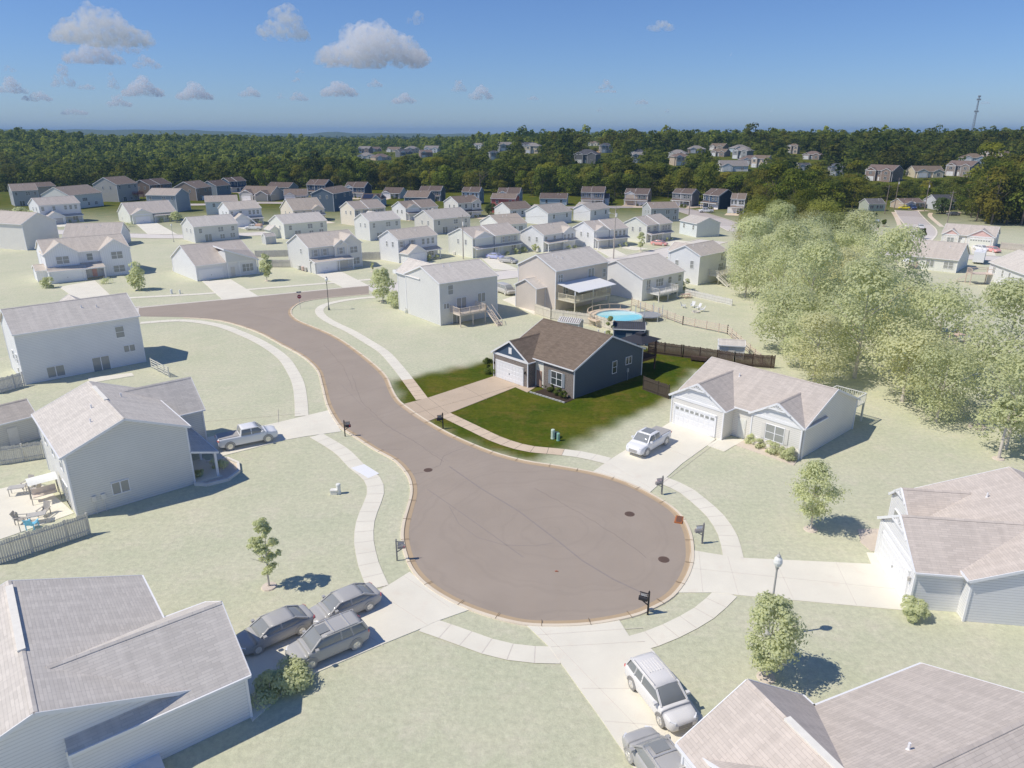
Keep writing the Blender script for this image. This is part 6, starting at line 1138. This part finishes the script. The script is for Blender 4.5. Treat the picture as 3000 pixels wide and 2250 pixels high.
for a in range(60,220,20): m.beam((5.4*math.cos(R(a)),5.4*math.sin(R(a)),2.0),(5.4*math.cos(R(a+20)),5.4*math.sin(R(a+20)),2.0),.09)
m.build('railing',dm,t)
x,y=PT['tramp'];t=thing('trampoline','round trampoline with net posts beside the pool','trampoline',(x,y,0));m=MB();m.cone((0,0,.8),(0,0,.83),2.0,2.0,24);m.build('mat',mat('tramp_mat',(.03,.04,.06),.7,.8),t);m=MB();m.lathe((0,0,.78),[(2.0,0),(2.0,.08),(2.3,.08),(2.3,0)],24);m.build('pad',mat('tramp_pad',(.1,.14,.25),.6,.8),t)
for i in range(6): a=i*PI/3;m=MB();m.beam((2.25*math.cos(a),2.25*math.sin(a),0),(2.3*math.cos(a),2.3*math.sin(a),2.5),.09);m.build('net_post',mat('tramp_post',(.2,.25,.35),.5,.8),t)
def chair(x,y,a,lab,col=(.75,.75,.74),f=.8,metal=False):
    t=thing('garden_chair',lab,'chair',(x,y,.05 if y<70 else 0),R(a));c=mat('chair_paint',col,.5,f);m=MB();m.beam((-.3,0,.42),(.35,0,.36),.55,.05);m.build('seat',c,t);m=MB()
    for i in range(5): m.beam((-.3,-.22+.11*i,.4),(-.6,-.26+.13*i,1.05),.1,.025)
    m.build('backrest',c,t)
    for s in(-1,1): m=MB();m.beam((-.45,s*.33,.62),(.4,s*.33,.62),.11,.03);m.build('armrest',c,t)
    for sx,s in((.33,-1),(.33,1),(-.35,-1),(-.35,1)): m=MB();m.beam((sx,s*.3,0),(sx,s*.3,.6),.06);m.build('leg',c,t)
for k,a,l in(('ch1',-120,'white adirondack chair left of three by the fire ring'),('ch2',-150,'white adirondack chair in the middle by the fire ring'),('ch3',170,'white adirondack chair right of three by the fire ring'),('ch4',-20,'white adirondack chair facing the other three')): chair(*PT[k],a,l)
def firering(k,r,lab,col=(.25,.22,.2)):
    x,y=PT[k];f=veil_at(x,y);m=MB()
    for i in range(12): a=i*PI/6;m.beam((x+r*math.cos(a),y+r*math.sin(a),.12),(x+r*math.cos(a+.42),y+r*math.sin(a+.42),.12),.2,.26)
    tag(m.build('fire_ring',mat('ring_stone',col,.9,f)),lab,'fire pit')
firering('fire',.6,'small fire ring in front of the white adirondack chairs');firering('ring',.75,'dark fire ring on the lawn below the grove',(.14,.1,.08));firering('firep',1.1,'round stone fire pit on the lawn left of the beige ranch',(.4,.3,.22))
def table(x,y,a,lab,w_=1.3,d_=.8,col=(.1,.1,.1),f=.9,z=.72,b0=.05):
    t=thing('garden_table',lab,'table',(x,y,b0),R(a));c=mat('table_top',col,.5,f);m=MB();m.box(-w_/2,w_/2,-d_/2,d_/2,z-.05,z);m.build('table_top',c,t)
    for sx in(-1,1):
        for s in(-1,1): m=MB();m.beam((sx*(w_/2-.08),s*(d_/2-.08),0),(sx*(w_/2-.08),s*(d_/2-.08),z-.05),.05);m.build('leg',c,t)
tx,ty=PT['tab1'];table(tx,ty,20,'dark square patio table at the left edge');chair(tx+.2,ty+1.1,-100,'metal chair behind the square patio table',(.12,.11,.1));chair(tx+1.4,ty+.2,175,'metal chair right of the square patio table',(.12,.11,.1))
tx,ty=PT['tab2'];table(tx,ty,25,'dark patio table with cushions near the board fence');chair(tx-1.2,ty-.2,10,'metal chair left of the lower patio table',(.12,.11,.1));chair(tx-.1,ty+1.0,-95,'metal chair behind the lower patio table',(.12,.11,.1));chair(tx+.2,ty-1.0,95,'metal chair with bright blue cushion at the lower patio table',(.05,.35,.7),.5)
x,y=PT['swing'];t=thing('garden_swing','patio swing seat under a curved pale canopy','swing',(x,y,.05),R(40));m=MB()
for i in range(6):
    a,b=-.9+.3*i,-.6+.3*i;za,zb=2.1-.25*a*a,2.1-.25*b*b;m.poly([(-1.1,a,za),(1.1,a,za),(1.1,b,zb),(-1.1,b,zb)])
m.build('canopy',mat('swing_canopy',(.55,.56,.55),.7,.8),t);mm=mat('black_metal_veiled',(.03,.03,.03),.5,.8);m=MB()  # black frame whitened by the painted veil
for sx in(-1,1):
    for s in(-.7,.7): m.beam((sx*1.05,s,0),(sx*1.0,s*.3,2.0),.06)
m.build('frame',mm,t);m=MB();m.box(-.9,.9,-.3,.3,.45,.52);m.box(-.9,.9,.28,.34,.5,1.05);m.build('seat',mat('swing_seat',(.35,.28,.25),.8,.8),t)
x,y=PT['torch'];m=MB();m.cone((x,y,0),(x,y,1.5),.03,.03,6);m.cone((x,y,1.5),(x,y,1.75),.09,.12,8);m.cone((x,y,1.75),(x,y,1.85),.1,.03,8);tag(m.build('garden_torch',mat('torch',(.08,.07,.06),.7,.8)),'slim garden torch on the lower left patio','torch')
def unit(k,lab,col=(.4,.41,.4),s=.8,cat='air conditioner',name='air_conditioner'):
    x,y=PT[k];f=veil_at(x,y);t=thing(name,lab,cat,(x,y,0),R(42));m=MB();m.box(-s/2,s/2,-s/2,s/2,.05,.85)
    for i in range(7): m.box(-s/2-.015,s/2+.015,-s/2-.015,s/2+.015,.13+.1*i,.16+.1*i)
    m.build('casing',mat('unit_metal',col,.5,f),t);m=MB();m.cone((0,0,.85),(0,0,.9),s*.38,s*.34,14);m.build('fan_guard',mat('unit_dark',(.12,.12,.12),.5,f),t)
unit('ac1','grey air conditioner at the white side of the slanted-gable ranch');unit('ac2','air conditioner beside the white gable of the pale blue house');unit('ac3','air conditioner by the tan gabled house');unit('gen','low white utility cabinet on the street lawn behind the corner tree',(.6,.6,.58),1.3,'utility box','utility_cabinet')
for k,l,c in(('bin1','first wheeled bin beside the shuttered house',(.08,.1,.12)),('bin2','second wheeled bin beside the shuttered house, reddish',(.2,.08,.07)),('bin3','third wheeled bin, nearest the garage of the shuttered house',(.1,.1,.1))):
    x,y=PT[k];f=veil_at(x,y);t=thing('wheeled_bin',l,'bin',(x,y,0),R(40));m=MB()
    A=[(-.24,-.26,.08),(.24,-.26,.08),(.24,.26,.08),(-.24,.26,.08)];B=[(-.31,-.34,.95),(.31,-.34,.95),(.31,.34,.95),(-.31,.34,.95)];m.poly(A[::-1])
    for i in range(4): j=(i+1)%4;m.poly([A[i],A[j],B[j],B[i]])
    m.build('body',mat('bin_plastic',c,.6,f),t);m=MB();m.box(-.33,.33,-.36,.38,.95,1.02);m.build('lid',mat('bin_plastic',c,.6,f),t)
    for s in(-1,1): m=MB();m.cone((s*.25,.3,.1),(s*.32,.3,.1),.1,.1,10);m.build('wheel',mm,t)
for k,l,c in(('tub','pale stone planter tub at the blue-grey deck house',(.5,.5,.45)),('kegs','pair of brown barrels leaning at the blue-grey deck house',(.25,.12,.08))):
    x,y=PT[k];m=MB();m.lathe((x,y,0),[(.3,-.05),(.42,.35),(.42,.75),(.34,.8),(.3,.7)],12);tag(m.build('planter' if k=='tub' else 'barrel',mat('tub_'+k,c,.8,.9)),l,'planter' if k=='tub' else 'barrel')
# goose statue: one continuous lathed body and neck
x,y=PT['goose'];import bmesh
me=bpy.data.meshes.new('goose_statue');bm=bmesh.new();vs=[bm.verts.new(p) for p in((-.28,0,.3),(-.1,0,.3),(.12,0,.33),(.2,0,.52),(.22,0,.68),(.32,0,.68))]
for a,b in zip(vs,vs[1:]): bm.edges.new((a,b))
bm.to_mesh(me);bm.free();o=obj('goose_statue',me,None,(x,y,-.12),R(150));sk=o.modifiers.new('skin','SKIN')
for v,r0 in zip(me.skin_vertices[0].data if me.skin_vertices else [],(.05,.17,.15,.05,.06,.02)): v.radius=(r0,r0)
o.modifiers.new('sub','SUBSURF').levels=2;me.materials.append(mat('goose_white',(.75,.75,.74),.6,.6));tag(o,'small white goose statue in the flower bed by the right-hand garage','statue')
# yard bits
x,y=PT['stand'];t=thing('play_tower','small wooden tower with slide on the lawn at the edge of the grove','play tower',(x,y,0),R(20));wd=mat('deck_wood',(.28,.15,.1),.85,.8,'wood')
for a in(-.7,.7):
    for b in(-.7,.7): m=MB();m.beam((a,b,0),(a,b,2.3),.12);m.build('post',wd,t)
m=MB();m.box(-.8,.8,-.8,.8,1.3,1.4);m.build('floor',wd,t);m=MB();m.beam((.8,0,1.35),(3.1,0,.15),.5,.06);m.build('slide',mat('slide_plastic',(.3,.32,.33),.4,.8),t)
x,y=PT['umb'];t=thing('patio_umbrella','white patio umbrella behind the beige ranch','umbrella',(x,y,0));m=MB();m.cone((0,0,0),(0,0,2.4),.03,.03,6);m.build('pole',trim(.7),t);m=MB();m.cone((0,0,2.0),(0,0,2.55),1.3,.03,8);m.build('canopy',trim(.5),t)
x,y=PT['plant'];t=thing('planter_box','long dark planter box against the back fence of the navy ranch','planter',(x,y,0),R(-25));m=MB();m.box(-1.1,1.1,-.35,.35,.25,.7);m.build('box',mat('deck_wood',(.06,.04,.03),.85,0,'wood'),t)
for a in(-1,1): m=MB();m.box(a-.06,a+.06,-.3,.3,0,.25);m.build('leg',mat('deck_wood',(.06,.04,.03),.85,0,'wood'),t)
x,y=PT['ptab'];t=thing('picnic_table','low reddish picnic table behind the light grey deck house','table',(x,y,0),R(20));m=MB();m.box(-.9,.9,-.4,.4,.7,.76);m.build('table_top',wd,t)
for s in(-1,1): m=MB();m.box(-.9,.9,s*.75-.14,s*.75+.14,.42,.46);m.build('bench',wd,t);m=MB();m.beam((s*.6,-.8,0),(s*.6,0,.7),.08);m.beam((s*.6,.8,0),(s*.6,0,.7),.08);m.build('leg',wd,t)
# planting beds
def bed(pts,lab_m,z=.05): 
    b=MB();b.prism(pts,0,z);struct(b.build('planting_bed',lab_m))
hT=DATA['house']['target'];c_,s_=math.cos(R(hT[2])),math.sin(R(hT[2]));LW=lambda h,px_,py_:(h[0]+px_*math.cos(R(h[2]))-py_*math.sin(R(h[2])),h[1]+px_*math.sin(R(h[2]))+py_*math.cos(R(h[2])))
bed([LW(hT,.9,-8.7),LW(hT,.9,-6.6),LW(hT,5.9,-6.6),LW(hT,6.1,-8.3)],mat('mulch_dark',(.04,.028,.02),.95))
for i in range(11):
    p=LW(hT,.8+.5*i,-8.8+.04*i);m=MB();m.box(-.24,.22,-.1,.1,0,.13+.02*(i%2));tag(m.build('edging_stone',mat('edge_stone',(.3,.3,.29),.9),loc=(*p,0),rz=R(hT[2]+(i*37%9)-4)),'grey edging stone along the mulch bed of the navy ranch','stone','edging stones of the navy ranch bed')
hR=DATA['house']['ranch'];bed([LW(hR,.9,-7.6),LW(hR,.9,-5.8),LW(hR,7.0,-5.9),LW(hR,7.4,-7.6)],mat('mulch',(.2,.13,.08),.95,1))
hL=DATA['house']['lgrey'];pts_=[LW(hL,a,b) for a,b in((-6.3,-4.6),(-7.2,-5.4),(-7.4,-7.2),(-6.4,-8.6),(-4.6,-9.2),(-2.8,-8.8),(-2.4,-7.0))];bed(pts_,mat('mulch',(.2,.13,.08),.95,1))
for i,(a,b) in enumerate(zip(pts_,pts_[1:])):
    m=MB();m.beam((*a,.12),(*b,.12),.24,.28);tag(m.build('stone_edging',mat('edge_stone',(.45,.42,.38),.9,.9)),'curved pale stone bed edging by the left porch','stone','bed edging by the left porch')
hE=DATA['house']['redge'];bed([LW(hE,-3.2,-10.8),LW(hE,-5.2,-10.4),LW(hE,-5.6,-8.3),LW(hE,-2.0,-8.2),LW(hE,-2.0,-10.4)],mat('mulch',(.2,.13,.08),.95,1))
# cracks in the asphalt: tar lines
m=MB();r=random.Random(4)
def crack(pts,w_=.035):
    for a,b in zip(pts,pts[1:]):
        n=max(2,int(math.dist(a,b)/.5));pr=a
        for i in range(1,n+1):
            q=(a[0]+(b[0]-a[0])*i/n+r.uniform(-.07,.07),a[1]+(b[1]-a[1])*i/n+r.uniform(-.07,.07));m.beam((*pr,.014),(*q,.014),w_,.004);pr=q
for c in DATA['cracks']: crack(c)
struct(m.build('road_cracks',mat('crack_dark',(.18,.155,.14),.95)))
m=MB()
for k,(c,w_) in enumerate(DATA['seams']):
    for a,b in zip(c,c[1:]): m.beam((*a,.0135),(*b,.0135),w_,.003)
struct(m.build('road_seam',mat('seam_dark',(.225,.195,.175),.95)))
# dirt clearing on the hill
for (cx,cy_,ra,rb) in DATA['dirt']:
    m=MB();n=24;rings=[0,.5,1]
    for k in range(2):
        for i in range(n):
            P=[]
            for rr_,j in((rings[k],i),(rings[k+1],i),(rings[k+1],i+1),(rings[k],i+1)): a=2*PI*j/n;x=cx+ra*rr_*math.cos(a);y=cy_+rb*rr_*math.sin(a);P.append((x,y,hz(x,y)+.15))
            m.poly(P if k else P[1:])
    struct(m.build('bare_field',mat('dirt',(.3,.19,.09),.95)))
# ------------------------------------------------------------ clouds: heaps of lit puffs, and the air
import bmesh
def ico(sub):
    bm=bmesh.new();bmesh.ops.create_icosphere(bm,subdivisions=sub,radius=1);v=np.array([x.co[:] for x in bm.verts]);f=np.array([[q.index for q in x.verts] for x in bm.faces]);bm.free();return v,f
ICO={2:ico(2),3:ico(3),4:ico(4)}
CLM=bpy.data.materials.new('cloud_vapour');CLM.use_nodes=True;n_=CLM.node_tree.nodes;n_.clear();o_=n_.new('ShaderNodeOutputMaterial');vs_=n_.new('ShaderNodeVolumePrincipled')
vs_.inputs['Color'].default_value=(1,1,1,1);vs_.inputs['Anisotropy'].default_value=-.1;CLM.node_tree.links.new(vs_.outputs[0],o_.inputs['Volume'])
tc_=n_.new('ShaderNodeTexCoord');nz_=n_.new('ShaderNodeTexNoise');nz_.inputs['Scale'].default_value=.0135;nz_.inputs['Detail'].default_value=6;nz_.inputs['Roughness'].default_value=.6
mr_=n_.new('ShaderNodeMapRange');CLM.node_tree.links.new(tc_.outputs['Object'],nz_.inputs['Vector']);CLM.node_tree.links.new(nz_.outputs[0],mr_.inputs[0])
for i_,v_ in ((1,.45),(2,.6),(3,0),(4,CLOUD_D)): mr_.inputs[i_].default_value=v_
CLM.node_tree.links.new(mr_.outputs[0],vs_.inputs['Density'])
from mathutils import noise as MN
CLL=['great heaped cloud at the upper left','flat-based cloud just under the great upper left heap','upright small heap cloud at far left','tiny puff at the left edge','low broad cloud at the left edge','low streak cloud right of the left edge one','thin short cloud between the left heaps','narrow upright puff left of the middle heap','heaped cloud left, below the great one','small wisp right of the great upper left heap','puff with a tail right of the great upper left heap','low long heap cloud left of centre','pale low cloud near the left horizon','large white cloud touching the top edge','largest long white heaped cloud at top centre','small cloud at the top right of the largest one','tiny round puff left of centre','thin streak below the tiny round puff','faint double puff low at centre left','tiny puff left of the small slanted one','small slanted puff low at centre','domed cloud below the largest one','small lens of cloud right of the domed one','low tapering cloud right of centre','upright puff at centre','slanted trail of puffs right of the upright one','lone oval cloud at the upper right','small dome above a thin line cloud','thin line cloud under the small dome','tiny dome cloud right of centre','small bumpy cloud at right of centre','short slanted puff, right','little flat puff, right of centre low','tiny upright puff at right','faint puff behind the radio mast','faint tiny puff at upper right','haze-like low bank at left','faint low puffs at left of centre','faint low bank under the long heap']
def cloud(x,y,z,w_,h_,seed):
    g=np.random.default_rng(seed+50);d=math.hypot(x,y);ux,uy=y/d,-x/d
    big=w_>900; n=90 if big else 34 if w_>350 else 16
    V=[];F=[];off=0;iv,if_=ICO[3 if w_>350 else 2]
    prof=[(g.uniform(-.35,.35),g.uniform(.5,1)) for _ in range(3)]
    for i in range(n):
        u=g.uniform(-1,1);top=max(.25,max((1-abs(u-c)*1.3)*a for c,a in prof))*(1-u*u)**.5
        q=g.uniform(0,1)**.8*top; r=w_*g.uniform(.07,.14)*(1.15-.5*abs(u))*(1.0 if big else 1.25); r=min(r,h_*.34)
        cx=u*w_*.42;cz=-h_*.3+r*.4+q*h_*.62;cyy=g.uniform(-1,1)*w_*.18
        P=iv*r*np.array([1.08,1,.92])
        nz=np.array([MN.noise(Vector(p/r*1.3+i*7.1))*.34+MN.noise(Vector(p/r*3.1+i*3.7))*.2 for p in P]);P=P*(1+nz)[:,None]
        P[:,2]=np.where(P[:,2]+cz<-h_*.36,-h_*.36-cz+(P[:,2]+cz+h_*.36)*.25,P[:,2])
        V.append(np.stack([cx*ux+P[:,0]+cyy*uy*-1*0+cyy*x/d,cx*uy+P[:,1]+cyy*y/d,cz+P[:,2]],1));F.append(if_+off);off+=len(iv)
    V=np.concatenate(V);F=np.concatenate(F);me=bpy.data.meshes.new('cloud');me.from_pydata(V.tolist(),[],F.tolist());me.materials.append(CLM);me.polygons.foreach_set('use_smooth',[True]*len(F))
    o=obj('cloud',me,None,(x,y,z));
    rm_=o.modifiers.new('one_skin','REMESH');rm_.mode='VOXEL';rm_.voxel_size=max(w_/110,6) ;tag(o,(CLL+['lobe of the great upper left cloud, nearest its left end','lobe of the great upper left cloud, at its right end','right-hand lobe of the largest top centre cloud'])[seed-1],'cloud')
for i,c in enumerate(DATA['cloud']): cloud(*c[:5],c[5])
# ------------------------------------------------------------ the air
m=MB();m.box(-14500,14500,-13000,14500,-12,118);hz_o=m.build('haze',[])
HM=bpy.data.materials.new('air_haze');HM.use_nodes=True;n_=HM.node_tree.nodes;n_.clear();o_=n_.new('ShaderNodeOutputMaterial');vs_=n_.new('ShaderNodeVolumePrincipled')
vs_.inputs['Color'].default_value=(.34,.56,.92,1);vs_.inputs['Density'].default_value=.00011;vs_.inputs['Anisotropy'].default_value=.0;HM.node_tree.links.new(vs_.outputs[0],o_.inputs['Volume'])
hz_o.data.materials.append(HM);hz_o['kind']='stuff'
